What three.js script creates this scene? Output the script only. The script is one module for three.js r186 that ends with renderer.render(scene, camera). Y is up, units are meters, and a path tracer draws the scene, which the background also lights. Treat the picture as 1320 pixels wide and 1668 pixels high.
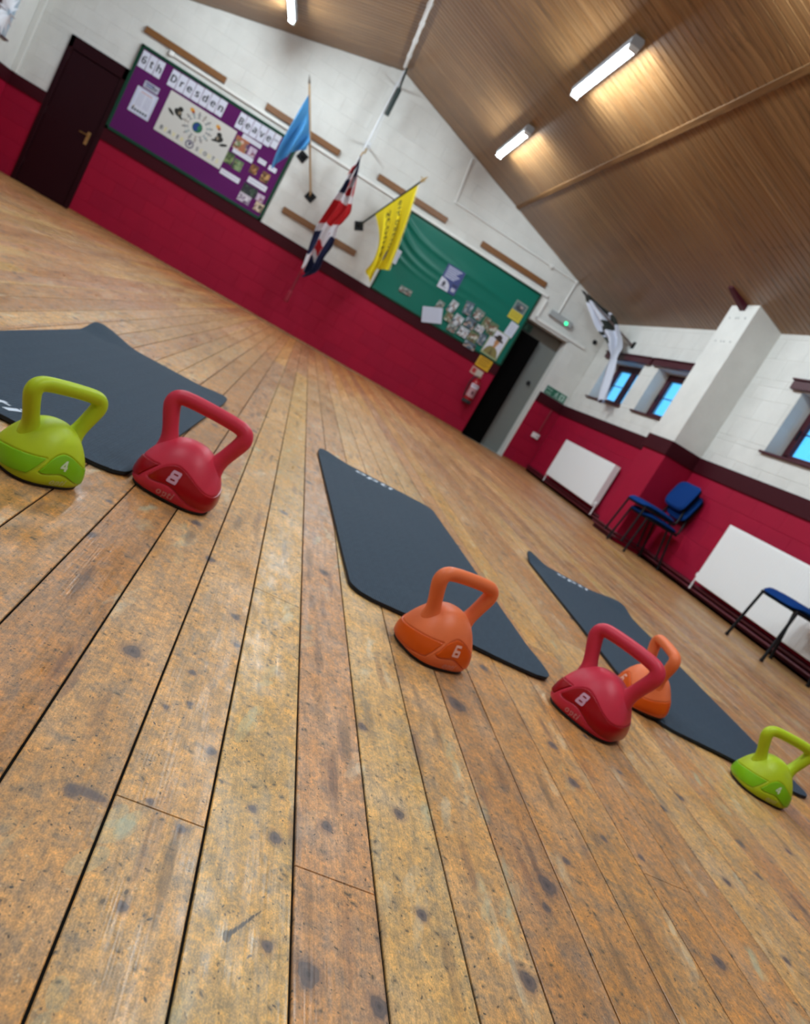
import * as THREE from 'three';
import { mergeGeometries, mergeVertices } from 'three/addons/utils/BufferGeometryUtils.js';
import { RoundedBoxGeometry } from 'three/addons/geometries/RoundedBoxGeometry.js';
import { RectAreaLightUniformsLib } from 'three/addons/lights/RectAreaLightUniformsLib.js';
import { FontLoader } from 'three/addons/loaders/FontLoader.js';
RectAreaLightUniformsLib.init();

// ------------------------------------------------------------------ camera, sky, lamps, exposure
const scene = new THREE.Scene();
const FOCAL = 1232.72;                                   // pixels, for a frame 1320 x 1668
const camera = new THREE.PerspectiveCamera(2 * Math.atan(834 / FOCAL) * 180 / Math.PI, 1320 / 1668, 0.02, 60);
camera.position.set(0, 0.5306, 0);
camera.rotation.set(-0.1708, -0.2612, 0.5287, 'YXZ');    // the phone was held well off level
camera.setViewOffset(1320, 1668, -25.8, -18.6, 1320, 1668);
camera.focus = 0.85; camera.userData.fStop = 7.6;
scene.add(camera);
scene.background = new THREE.Color().setRGB(0.075, 0.50, 1.02);
const LAMP = { rect: 95, glow: 30, color: new THREE.Color().setRGB(0.88, 1.0, 1.07) };
const renderer = new THREE.WebGLRenderer({ antialias: true });
renderer.shadowMap.enabled = true;
renderer.toneMapping = THREE.LinearToneMapping;
renderer.toneMappingExposure = 1.8;

// ------------------------------------------------------------------ room measures (metres)
const ZB = -12.189, XR = 4.382, XL = -4.888, XM = -0.365, HR = 4.10, SL = 0.2823, ZF = 2.4;
const ceilY = x => HR - SL * Math.abs(x - XM);
const BAND0 = 1.083, BAND1 = 1.248, SPLIT = 1.125;

// ------------------------------------------------------------------ helpers
const used = {};
function numbered(n) { used[n] = (used[n] || 0) + 1; return used[n] === 1 ? n : n + '_' + String(used[n] - 1).padStart(3, '0'); }
let seed = 7;
const rnd = () => { seed = (seed * 1664525 + 1013904223) >>> 0; return seed / 4294967296; };
const rr = (a, b) => a + (b - a) * rnd();
function shadow(o) { o.traverse(m => { if (m.isMesh) { m.castShadow = true; m.receiveShadow = true; } }); return o; }
function tag(o, label, category, group) { o.userData.label = label; o.userData.category = category; if (group) o.userData.group = group; return o; }
function thing(name, label, category, pos = [0, 0, 0], turn = 0, group) {
  const o = new THREE.Group(); o.name = numbered(name); o.position.set(...pos); o.rotation.y = turn; scene.add(o);
  return tag(o, label, category, group);
}
function struct(name, parent) { const o = new THREE.Group(); o.name = parent ? name : numbered(name); (parent || scene).add(o); if (!parent) o.userData.kind = 'structure'; return o; }
function part(name, geo, mat, parent) {
  const m = new THREE.Mesh(Array.isArray(geo) ? mergeAll(geo) : geo, mat);
  m.name = name; m.castShadow = m.receiveShadow = true; parent.add(m); return m;
}
function each(name, list, mat, parent) { return list.map(g => part(name, g, mat, parent)); }
function single(name, geo, mat, label, category, group, pos, turn) {   // a thing that is one mesh
  const m = part(numbered(name), geo, mat, scene); if (pos) m.position.set(...pos); if (turn) m.rotation.y = turn;
  return tag(m, label, category, group);
}
function mergeAll(list) {
  const l = list.map(g => { let h = g.index ? g.toNonIndexed() : g.clone(); for (const k of Object.keys(h.attributes)) if (!['position', 'normal', 'uv'].includes(k)) h.deleteAttribute(k);
    if (!h.attributes.uv) h.setAttribute('uv', new THREE.BufferAttribute(new Float32Array(h.attributes.position.count * 2), 2)); h.morphAttributes = {}; return h; });
  return mergeGeometries(l);
}
const V = (x, y, z) => new THREE.Vector3(x, y, z);
function box(w, h, d, x = 0, y = 0, z = 0, r = 0) { const g = r ? new RoundedBoxGeometry(w, h, d, 2, Math.min(r, w / 2.01, h / 2.01, d / 2.01)) : new THREE.BoxGeometry(w, h, d); g.translate(x, y, z); return g; }
function bar(a, b, r, seg = 10, r2 = r) {
  const d = b.clone().sub(a), g = new THREE.CylinderGeometry(r2, r, d.length(), seg);
  g.applyQuaternion(new THREE.Quaternion().setFromUnitVectors(V(0, 1, 0), d.clone().normalize())); g.translate(...a.clone().add(b).multiplyScalar(0.5).toArray()); return g;
}
function tubeAlong(pts, r, seg = 24, rad = 8) { return new THREE.TubeGeometry(new THREE.CatmullRomCurve3(pts, false, 'centripetal'), seg, r, rad, false); }
function varTube(curve, radius, seg, rad) {             // tube whose radius changes along its length; radius(t) -> [r in plane, r across]
  const P = [], I = [], U = [];
  for (let i = 0; i <= seg; i++) {
    const t = i / seg, p = curve.getPoint(t), T = curve.getTangent(t), B = V(0, 0, 1), N = B.clone().cross(T).normalize(), [ra, rb] = radius(t);
    for (let j = 0; j <= rad; j++) { const a = j / rad * Math.PI * 2; P.push(p.x + N.x * Math.cos(a) * ra, p.y + N.y * Math.cos(a) * ra, p.z + Math.sin(a) * rb); U.push(j / rad, t); }
  }
  for (let i = 0; i < seg; i++) for (let j = 0; j < rad; j++) { const a = i * (rad + 1) + j, b = a + rad + 1; I.push(a, a + 1, b, b, a + 1, b + 1); }
  return geoFrom(P, I, U);
}
function geoFrom(P, I, U) {
  const g = new THREE.BufferGeometry(); g.setAttribute('position', new THREE.Float32BufferAttribute(P, 3));
  g.setAttribute('uv', new THREE.Float32BufferAttribute(U || new Array(P.length / 3 * 2).fill(0), 2)); g.setIndex(I); g.computeVertexNormals(); return g;
}
function grid(nu, nv, f, uvf) {                          // surface from a function of (u, v)
  const P = [], U = [], I = [];
  for (let j = 0; j <= nv; j++) for (let i = 0; i <= nu; i++) { const u = i / nu, v = j / nv; P.push(...f(u, v)); U.push(...(uvf ? uvf(u, v) : [u, v])); }
  for (let j = 0; j < nv; j++) for (let i = 0; i < nu; i++) { const a = j * (nu + 1) + i, b = a + nu + 1; I.push(a, a + 1, b, b, a + 1, b + 1); }
  return geoFrom(P, I, U);
}
const lerp = (a, b, t) => a + (b - a) * t, clamp = (x, a = 0, b = 1) => Math.min(b, Math.max(a, x));
const smooth = (a, b, x) => { const t = clamp((x - a) / (b - a)); return t * t * (3 - 2 * t); };
function pl(table, x) { if (x <= table[0][0]) return table[0][1]; for (let i = 1; i < table.length; i++) if (x <= table[i][0]) return lerp(table[i - 1][1], table[i][1], (x - table[i - 1][0]) / (table[i][0] - table[i - 1][0])); return table[table.length - 1][1]; }
function sp(table, x) {                                  // smooth (Catmull-Rom) version of pl
  const n = table.length; if (x <= table[0][0]) return table[0][1]; if (x >= table[n - 1][0]) return table[n - 1][1];
  let i = 1; while (x > table[i][0]) i++;
  const [x1, y1] = table[i - 1], [x2, y2] = table[i], h = x2 - x1, t = (x - x1) / h;
  const m1 = i > 1 ? (y2 - table[i - 2][1]) / (x2 - table[i - 2][0]) : (y2 - y1) / h, m2 = i < n - 1 ? (table[i + 1][1] - y1) / (table[i + 1][0] - x1) : (y2 - y1) / h;
  return (2 * t ** 3 - 3 * t * t + 1) * y1 + (t ** 3 - 2 * t * t + t) * h * m1 + (-2 * t ** 3 + 3 * t * t) * y2 + (t ** 3 - t * t) * h * m2;
}
// value noise from one table
const NT = new Float32Array(65536); { let s = 1234567; for (let i = 0; i < 65536; i++) { s = (s * 1664525 + 1013904223) >>> 0; NT[i] = s / 4294967296; } }
function noise(x, y, px = 256, py = 256) {               // tiles with period (px, py)
  const xi = Math.floor(x), yi = Math.floor(y), fx = x - xi, fy = y - yi, sx = fx * fx * (3 - 2 * fx), sy = fy * fy * (3 - 2 * fy);
  const x0 = ((xi % px) + px) % px, x1 = (x0 + 1) % px, y0 = ((yi % py) + py) % py, y1 = (y0 + 1) % py;
  const h = (a, b) => NT[((a * 157 + b * 113 + ((a * b) & 255) * 31 + (b >> 8) * 7919) & 65535)];
  const a = h(x0, y0), b = h(x1, y0), c = h(x0, y1), d = h(x1, y1);
  return (a + (b - a) * sx) * (1 - sy) + (c + (d - c) * sx) * sy;
}
function canvasTex(w, h, draw, srgb = true, wrap = true) {
  const c = document.createElement('canvas'); c.width = w; c.height = h; draw(c.getContext('2d'), w, h);
  const t = new THREE.CanvasTexture(c); if (srgb) t.colorSpace = THREE.SRGBColorSpace; if (wrap) t.wrapS = t.wrapT = THREE.RepeatWrapping; t.anisotropy = 8; return t;
}
function dataTex(w, h, f, srgb = true) {
  const d = new Uint8Array(w * h * 4);
  for (let y = 0; y < h; y++) for (let x = 0; x < w; x++) { const c = f(x, y), o = (y * w + x) * 4; d[o] = c[0]; d[o + 1] = c[1]; d[o + 2] = c[2]; d[o + 3] = 255; }
  const t = new THREE.DataTexture(d, w, h); if (srgb) t.colorSpace = THREE.SRGBColorSpace; t.wrapS = t.wrapT = THREE.RepeatWrapping; t.magFilter = THREE.LinearFilter; t.minFilter = THREE.LinearMipmapLinearFilter; t.generateMipmaps = true; t.needsUpdate = true; return t;
}
const lin = (r, g, b) => new THREE.Color().setRGB(r, g, b);
function mat(color, roughness = 0.7, extra = {}) { const C = extra.spec !== undefined ? THREE.MeshPhysicalMaterial : THREE.MeshStandardMaterial, { spec, ...rest } = extra; if (spec !== undefined) rest.specularIntensity = spec;
  return new C({ color: color.isColor ? color : new THREE.Color(color), roughness, side: THREE.DoubleSide, ...rest }); }

// ------------------------------------------------------------------ materials
const plasterBump = dataTex(512, 512, (x, y) => { const v = 128 + 60 * (noise(x / 4, y / 4, 128, 128) - 0.5) + 70 * (noise(x / 32, y / 32, 16, 16) - 0.5); return [v, v, v]; }, false);
const wallTone = dataTex(512, 512, (x, y) => { const n = noise(x / 64, y / 64, 8, 8) * 0.6 + noise(x / 12, y / 12, 42, 42) * 0.25 + noise(x / 3, y / 3, 170, 170) * 0.15; const v = 242 + 13 * n; return [v, v * 0.998, v * 0.992]; });
const M = {
  white: [0, 1, 2].map(i => mat(lin(0.67 - i * 0.012, 0.675 - i * 0.012, 0.65 - i * 0.012), 0.8, { map: wallTone, bumpMap: plasterBump, bumpScale: 0.0007 })),
  red: [0, 1, 2].map(i => mat(lin(0.33 - i * 0.012, 0.0055, 0.032), 0.62, { spec: 0.3, map: wallTone, bumpMap: plasterBump, bumpScale: 0.0007 })),
  maroon: mat(lin(0.042, 0.0034, 0.0075), 0.6, { spec: 0.25 }),
  maroonDoor: mat(lin(0.018, 0.0014, 0.0036), 0.5, { spec: 0.3 }),
  maroonFrame: mat(lin(0.055, 0.006, 0.013), 0.4, { spec: 0.5 }),
  pane: new THREE.MeshPhysicalMaterial({ color: 0xffffff, roughness: 0.02, transmission: 1, thickness: 0, ior: 1.5 }),
  radiator: mat(lin(0.80, 0.82, 0.82), 0.35), plastic: mat(lin(0.70, 0.71, 0.70), 0.4), trunk: mat(lin(0.72, 0.72, 0.69), 0.45), greyPlastic: mat(lin(0.36, 0.38, 0.38), 0.45),
  black: mat(lin(0.006, 0.007, 0.009), 0.5, { spec: 0.5 }), rubber: mat(lin(0.012, 0.012, 0.012), 0.8), steel: mat(lin(0.5, 0.5, 0.5), 0.3, { metalness: 1 }), brass: mat(lin(0.5, 0.33, 0.12), 0.35, { metalness: 1 }),
  blue: null, batten: null, lightBody: mat(lin(0.32, 0.34, 0.36), 0.5),
  diffuser: mat(lin(0.8, 0.8, 0.8), 0.4, { emissive: LAMP.color, emissiveIntensity: LAMP.glow }),
  led: mat(lin(0.02, 0.3, 0.12), 0.3, { emissive: lin(0.02, 1.0, 0.35), emissiveIntensity: 1.6 }),
  greyDoor: mat(lin(0.16, 0.175, 0.165), 0.5), darkDoor: mat(lin(0.0022, 0.002, 0.002), 0.7, { spec: 0.08 }), lobby: mat(lin(0.10, 0.085, 0.065), 0.8),
  greenFrame: mat(lin(0.006, 0.045, 0.024), 0.5, { spec: 0.4 }), greenSheet: mat(lin(0.003, 0.135, 0.096), 0.4, { spec: 0.5 }), purple: mat(lin(0.098, 0.0135, 0.100), 0.9, { spec: 0.2 }),
  darkGreen: mat(lin(0.006, 0.02, 0.018), 0.5), rod: mat(lin(0.45, 0.3, 0.15), 0.5), pole: mat(lin(0.62, 0.64, 0.66), 0.35), gold: mat(lin(0.35, 0.24, 0.10), 0.4),
};
// dense fabric for the chairs
const fabricBump = dataTex(128, 128, (x, y) => { const v = 128 + 60 * Math.sin(x * Math.PI / 4) * Math.sin(y * Math.PI / 4) + 40 * (noise(x / 2, y / 2, 64, 64) - 0.5); return [v, v, v]; }, false);
M.blue = new THREE.MeshPhysicalMaterial({ color: lin(0.004, 0.036, 0.17), roughness: 0.9, specularIntensity: 0.2, sheen: 0.15, sheenRoughness: 0.5, sheenColor: lin(0.05, 0.12, 0.3), bumpMap: fabricBump, bumpScale: 0.0006, side: THREE.DoubleSide });

// ------------------------------------------------------------------ the worn pine of the floor: 1.04 m across by 2.08 m along the boards, life size
const TX0 = -0.05, TZ0 = -2.38, TW = 1.063, TL = 2.08, TEX = 2048;
const EDGE = [-0.05, 0.054, 0.156, 0.261, 0.365, 0.475, 0.58, 0.687, 0.797, 0.91, 1.013];      // the ten boards nearest the camera
const KNOTS = [[0.004, -1.012, 0.012], [0.968, -0.839, 0.0105], [0.854, -1.22, 0.0117], [0.854, -1.352, 0.0107], [1.0, -1.488, 0.0061], [0.057, -1.489, 0.0099], [0.134, -1.274, 0.0076], [0.092, -1.024, 0.0053], [0.073, -0.911, 0.004], [0.101, -0.941, 0.0041], [0.144, -0.856, 0.0061], [0.147, -1.169, 0.006], [0.0, -1.663, 0.0109], [0.096, -0.579, 0.0049], [0.206, -0.777, 0.005], [0.237, -0.742, 0.007], [0.304, -0.798, 0.0068], [0.418, -0.884, 0.0076], [0.279, -0.573, 0.0113], [0.236, -0.589, 0.0055], [0.354, -0.563, 0.0093], [0.13, -0.701, 0.0051], [0.091, -0.725, 0.0039], [0.658, -0.858, 0.0145], [0.56, -0.663, 0.0108], [0.425, -0.706, 0.0066], [0.724, -0.939, 0.0065], [0.638, -0.808, 0.0065], [0.852, -1.057, 0.0063], [0.93, -1.047, 0.0064], [0.611, -1.334, 0.0197], [0.375, -1.081, 0.0079], [0.32, -1.75, 0.012], [0.75, -1.62, 0.011], [0.52, -2.0, 0.012], [0.88, -1.9, 0.010], [0.2, -2.1, 0.011], [0.7, -2.25, 0.01]];
const floorMap = (() => {
  const c = document.createElement('canvas'); c.width = c.height = TEX; const g = c.getContext('2d'), im = g.createImageData(TEX, TEX), D = im.data;
  const tone = [[180, 134, 84], [188, 143, 88], [194, 150, 86], [180, 133, 90], [193, 152, 95], [188, 142, 89], [171, 124, 80], [174, 125, 75], [178, 129, 75], [172, 122, 71]];
  const bi = new Int8Array(TEX); for (let x = 0; x < TEX; x++) { const wx = TX0 + (x + 0.5) / TEX * TW; let k = 0; while (k < 9 && wx > EDGE[k + 1]) k++; bi[x] = k; }
  for (let y = 0; y < TEX; y++) for (let x = 0; x < TEX; x++) {
    const k = bi[x], off = k * 37, T = tone[k];
    const warp = 5 * noise(x / 90 + off, y / 300, 256, 256);
    const grain = noise(x / 2.6 + warp, y / 16 + off, 788, 128), grain2 = noise(x / 12 + warp * 0.6 + off, y / 160, 171, 13);
    const blotch = noise(x / 64 + off, y / 44, 32, 46), blot2 = noise(x / 170, y / 120 + off, 12, 17), fine = noise(x / 2.0, y / 1.3, 1024, 1575), mid = noise(x / 9, y / 5, 228, 410), mid2 = noise(x / 24 + 9, y / 14, 85, 146);
    let v = 1 + 0.13 * (grain - 0.5) + 0.08 * (grain2 - 0.5) + 0.30 * (fine - 0.5) + 0.20 * (mid - 0.5) + 0.14 * (mid2 - 0.5);
    const warm = (blotch - 0.47) * 0.8 + (mid2 - 0.5) * 0.7 + (mid - 0.5) * 0.9 + (fine - 0.5) * 0.6, pale = Math.max(0, blot2 - 0.6) * 1.2 + Math.max(0, 0.36 - mid2) * 0.8;
    v *= 1 + 0.12 * (blot2 - 0.5);
    let r = T[0] * v, gg = T[1] * v, b = T[2] * v;
    r += 12 * warm; gg -= 1 * warm; b -= 17 * warm;                          // varnish left (warm) and worn off (grey)
    const L = (r + gg + b) / 3, pk = clamp(pale * 0.6); r = lerp(r, L * 1.16, pk); gg = lerp(gg, L * 0.99, pk); b = lerp(b, L * 0.84, pk);
    const o = (y * TEX + x) * 4; D[o] = clamp(r, 0, 255); D[o + 1] = clamp(gg, 0, 255); D[o + 2] = clamp(b, 0, 255); D[o + 3] = 255;
  }
  g.putImageData(im, 0, 0);
  const X = wx => (wx - TX0) / TW * TEX, Z = wz => (wz - TZ0) / TL * TEX, SX = TEX / TW, SZ = TEX / TL;
  let s = 99; const rn = () => { s = (s * 1664525 + 1013904223) >>> 0; return s / 4294967296; };
  // dents, pits and flecks
  for (let i = 0; i < 11000; i++) {
    const x = rn() * TEX, y = rn() * TEX, l = 0.9 + rn() * rn() * 6, a = rn() * 6.28, dark = rn() < 0.86;
    g.save(); g.translate(x, y); g.scale(1, SZ / SX); g.rotate(a); g.globalAlpha = dark ? 0.35 + rn() * 0.6 : 0.4; g.fillStyle = dark ? (rn() < 0.5 ? '#41301f' : '#2a2723') : '#e6d3b4';
    g.beginPath(); g.ellipse(0, 0, l, 0.8 + rn() * 1.5, 0, 0, 6.28); g.fill(); g.restore();
  }
  for (let i = 0; i < 900; i++) {                                            // bigger dents with a soft rim
    const x = rn() * TEX, y = rn() * TEX, r = 3 + rn() * 6; g.save(); g.translate(x, y); g.scale(1, SZ / SX); g.rotate(rn() * 6.28);
    g.globalAlpha = 0.22; g.fillStyle = '#4a3a2a'; g.beginPath(); g.ellipse(0, 0, r * 1.5, r, 0, 0, 6.28); g.fill();
    g.globalAlpha = 0.55; g.fillStyle = '#2e2822'; g.beginPath(); g.ellipse(r * 0.2, 0, r * 0.75, r * 0.4, 0, 0, 6.28); g.fill(); g.restore();
  }
  for (let i = 0; i < 70; i++) {                                             // pale grey wear
    const x = rn() * TEX, y = rn() * TEX; g.save(); g.translate(x, y); g.rotate((rn() - 0.5) * 0.8); g.globalAlpha = 0.10 + rn() * 0.16; g.fillStyle = rn() < 0.6 ? '#aab09a' : '#d8cfba';
    for (let k = 0; k < 5; k++) { g.beginPath(); g.ellipse((rn() - 0.5) * 26, (rn() - 0.5) * 90, 5 + rn() * 12, 10 + rn() * 38, rn(), 0, 6.28); g.fill(); } g.restore();
  }
  for (let i = 0; i < 90; i++) {                                             // dark smears along the grain
    const x = rn() * TEX, y = rn() * TEX; g.save(); g.translate(x, y); g.globalAlpha = 0.05 + rn() * 0.09; g.fillStyle = '#4e3a30'; for (let k = 0; k < 4; k++) { g.beginPath(); g.ellipse((rn() - 0.5) * 20, (rn() - 0.5) * 70, 6 + rn() * 14, 22 + rn() * 60, 0, 0, 6.28); g.fill(); } g.restore();
  }
  for (const [kx, kz, kr] of KNOTS) {
    const x = X(kx), y = Z(kz), rx = kr * SX, rz = kr * SZ * 1.25; let ph = rn() * 6;
    for (const [f, al, col] of [[2.1, 0.10, '#6a4a40'], [1.6, 0.16, '#5c4440'], [1.2, 0.30, '#5a4844'], [1, 0.62, '#4a4244'], [0.72, 0.45, '#6b5850'], [0.5, 0.5, '#463c3c'], [0.22, 0.5, '#2e2828']]) {
      g.globalAlpha = al; g.fillStyle = col; g.beginPath();
      for (let a = 0; a <= 40; a++) { const t = a / 40 * 6.2832, w = 1 + 0.09 * Math.sin(3 * t + ph) + 0.05 * Math.sin(7 * t + ph * 2); g.lineTo(x + Math.cos(t) * rx * f * w, y + Math.sin(t) * rz * f * w); } g.fill();
    }
  }
  for (const [f, al] of [[1.5, 0.14], [1.15, 0.3], [0.9, 0.5], [0.5, 0.3]]) { g.globalAlpha = al; g.fillStyle = '#4c4248'; g.beginPath(); g.ellipse(X(0.03), Z(-0.703), 0.021 * SX * f, 0.0075 * SZ * f, 0.06, 0, 6.2832); g.ellipse(X(0.014), Z(-0.699), 0.009 * SX * f, 0.011 * SZ * f, 0, 0, 6.2832); g.fill(); }
  g.globalAlpha = 0.8; g.strokeStyle = '#3a322c'; g.lineWidth = 4.5; for (let i = 0; i < 26; i++) { const k = i / 25, w = 5.5 - 3.5 * k + rn() * 2; g.globalAlpha = 0.45 + rn() * 0.35; g.fillStyle = '#342c28'; g.beginPath(); g.ellipse(X(lerp(0.197, 0.226, k)) + (rn() - 0.5) * 3, Z(lerp(-0.588, -0.628, k)), w * 0.42, w * 0.7, rn(), 0, 6.28); g.fill(); }
  g.fillStyle = '#2c2622'; g.beginPath(); g.ellipse(X(0.195), Z(-0.585), 8, 7, 0, 0, 6.28); g.fill(); g.globalAlpha = 1;
  const t = new THREE.CanvasTexture(c); t.colorSpace = THREE.SRGBColorSpace; t.wrapS = t.wrapT = THREE.RepeatWrapping; t.anisotropy = 8; t.flipY = false; return t;
})();
const floorBump = dataTex(1024, 1024, (x, y) => { let v = 150 + 70 * (noise(x / 1.6, y / 26, 640, 40) - 0.5) + 50 * (noise(x / 5, y / 4, 205, 256) - 0.5); const p = noise(x / 3, y / 3, 341, 341); if (p > 0.86) v -= 300 * (p - 0.86); return [v, v, v]; }, false);
const floorRough = dataTex(512, 512, (x, y) => { const v = 255 * clamp(0.46 + 0.26 * (noise(x / 40, y / 60, 12, 8) - 0.5) + 0.22 * (noise(x / 5, y / 9, 102, 57) - 0.5), 0.15, 1); return [v, v, v]; }, false);
M.floor = [[1, 1, 1], [1.0, 0.95, 0.92], [0.93, 0.88, 0.87], [1.02, 1.0, 1.0], [0.98, 0.90, 0.84], [0.89, 0.85, 0.85]].map(c => mat(lin(...c), 1, { map: floorMap, roughnessMap: floorRough, bumpMap: floorBump, bumpScale: 0.0007, vertexColors: true }));

// ------------------------------------------------------------------ varnished boards of the ceiling: 2 m along the grain (u) by 0.8 m
const ceilMap = dataTex(1024, 512, (x, y) => {
  const row = Math.floor(y / 64), off = row * 53.7, w = noise(x / 160 + off, y / 40, 256, 256) * 7;
  const g1 = noise(x / 110 + off, y / 2.6 + w * 0.25, 256, 256), g2 = noise(x / 300 + off, y / 9 + w * 0.5, 256, 256), ring = Math.abs(Math.sin(y / 12 + off + w * 0.7 + x / 500)), kn = noise(x / 40 + off, y / 18, 26, 28);
  let v = 0.90 + 0.10 * (g1 - 0.5) + 0.16 * (g2 - 0.5) - 0.13 * Math.pow(ring, 8) - (kn > 0.86 ? (kn - 0.86) * 1.2 : 0);
  return [clamp(192 * v, 0, 255), clamp(148 * v * (0.97 + 0.06 * g2), 0, 255), clamp(98 * v * (0.93 + 0.14 * g2), 0, 255)];
});
M.ceil = [[0.57, 0.53, 0.50], [0.51, 0.47, 0.44], [0.62, 0.58, 0.54], [0.55, 0.49, 0.43]].map(c => mat(lin(...c), 0.36, { map: ceilMap }));
M.strip = mat(lin(0.50, 0.45, 0.40), 0.6, { map: ceilMap, spec: 0.3 });
M.batten = mat(lin(0.50, 0.36, 0.22), 0.5, { map: ceilMap });
M.bead = mat(lin(0.62, 0.46, 0.28), 0.5, { map: ceilMap });

// ================================================================== FLOOR
{
  const floor = struct('floor');
  const edges = [...EDGE]; let i = 0;
  while (edges[edges.length - 1] < XR - 0.12) edges.push(edges[edges.length - 1] + 0.1055 + 0.006 * (NT[900 + i++] - 0.5)); edges.push(XR);
  while (edges[0] > XL + 0.12) edges.unshift(edges[0] - 0.1055 - 0.006 * (NT[1700 + i++] - 0.5)); edges.unshift(XL);
  const forced = { '0.05': -0.716, '0.16': -1.452, '0.26': -0.71, '0.91': -1.0, '1.13': -0.988, '0.48': -2.62, '-0.05': -2.2 };
  const extra = [], G = 0.0015, BV = 0.001, TH = 0.022; let count = 0;
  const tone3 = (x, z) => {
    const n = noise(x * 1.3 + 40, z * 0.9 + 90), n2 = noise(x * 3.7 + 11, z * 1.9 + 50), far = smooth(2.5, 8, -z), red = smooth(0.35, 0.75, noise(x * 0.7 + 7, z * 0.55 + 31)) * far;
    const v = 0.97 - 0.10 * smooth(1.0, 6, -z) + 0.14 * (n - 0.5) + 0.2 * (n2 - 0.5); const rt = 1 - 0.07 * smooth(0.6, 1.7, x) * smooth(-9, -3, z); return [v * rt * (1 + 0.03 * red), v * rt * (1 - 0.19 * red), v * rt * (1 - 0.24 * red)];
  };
  const plank = (x0, x1, z0, z1, uo, vo) => {              // z0 > z1; chamfered long edges and ends
    const P = [], U = [], C = [], I = [], n = Math.max(1, Math.round((z0 - z1) / 1.0));
    const cs = [[x0 + G, -TH], [x0 + G, -BV], [x0 + G + BV, 0], [x1 - G - BV, 0], [x1 - G, -BV], [x1 - G, -TH]];
    const zs = [z0 - G * 0.4, z0 - G * 0.4 - BV * 0.6]; for (let k = 1; k < n; k++) zs.push(lerp(z0, z1, k / n)); zs.push(z1 + G * 0.4 + BV * 0.6, z1 + G * 0.4);
    for (let k = 0; k < zs.length; k++) for (const [x, y] of cs) {
      const end = k === 0 || k === zs.length - 1, z = zs[k];
      P.push(x, end ? Math.min(y, -BV) : y, z); U.push((x - TX0) / TW + uo, (z - TZ0) / TL + vo); C.push(...tone3((x0 + x1) / 2 + (x - (x0 + x1) / 2) * 0.3, z));
    }
    for (let k = 0; k < zs.length - 1; k++) for (let j = 0; j < 5; j++) { const a = k * 6 + j, b = a + 6; I.push(a, a + 1, b, b, a + 1, b + 1); }
    for (const k of [0, zs.length - 1]) { const a = k * 6; I.push(a, a + 5, a + 1, a + 1, a + 5, a + 4); }
    const g = new THREE.BufferGeometry(); g.setAttribute('position', new THREE.Float32BufferAttribute(P, 3)); g.setAttribute('uv', new THREE.Float32BufferAttribute(U, 2)); g.setAttribute('color', new THREE.Float32BufferAttribute(C, 3)); g.setIndex(I);
    const h = g.toNonIndexed(); h.computeVertexNormals(); return h;
  };
  const cols = []; for (let k = 0; k < edges.length - 1; k++) cols.push(k); cols.sort((a, b) => Math.abs(edges[a] - 0.5) - Math.abs(edges[b] - 0.5));
  for (const k of cols) {
    const x0 = edges[k], x1 = edges[k + 1], near = x0 > -0.06 && x0 < 1.0, key = Object.keys(forced).find(q => Math.abs(+q - x0) < 0.012);
    let z = near || x0 < 2.2 && x0 > -1 ? -0.1 : -1.2; const stop = [];
    if (key) stop.push(forced[key]); let zz = key ? forced[key] : z - rr(1.2, 4.6);
    if (!key) stop.push(zz);
    while (zz > ZB + 2.2) { zz -= rr(3.7, 5.4); stop.push(zz); }
    stop[stop.length - 1] = ZB; if (stop.length > 1 && stop[stop.length - 2] < ZB + 0.6) stop.splice(stop.length - 2, 1);
    let first = true;
    for (const e of stop) {
      const exact = near && (first || (key && z > -1.5)), uo = exact ? 0 : Math.floor(rnd() * 10) / 10 * 1.0, vo = exact ? 0 : rnd();
      const gme = plank(x0, x1, z, e, uo, vo), mi = exact ? (e === stop[0] ? 0 : 3) : Math.floor(rnd() * 6);
      if (count < 298) { part('plank', gme, M.floor[mi], floor); count++; } else extra.push(gme);
      z = e; first = false;
    }
  }
  const back = mergeAll([box(XR - XL, TH, ZF + 0.1, (XR + XL) / 2, -TH / 2, (ZF - 0.1) / 2), box(XR - 2.3, TH, 1.1, (XR + 2.3) / 2, -TH / 2 - 0.0005, -0.65), box(-1 - XL, TH, 1.1, (XL - 1) / 2, -TH / 2 - 0.0005, -0.65)]);
  part('floor_area', back, mat(lin(0.40, 0.27, 0.15), 0.5), floor);
  if (extra.length) { const e = part('planking', mergeGeometries(extra), M.floor[1], floor); e.userData.kind = 'stuff'; }
  part('subfloor', box(XR - XL + 0.8, 0.1, ZF - ZB + 0.8, (XR + XL) / 2, -0.0535, (ZF + ZB) / 2), mat(lin(0.006, 0.005, 0.004), 0.95, { spec: 0.2 }), floor);
}

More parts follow.
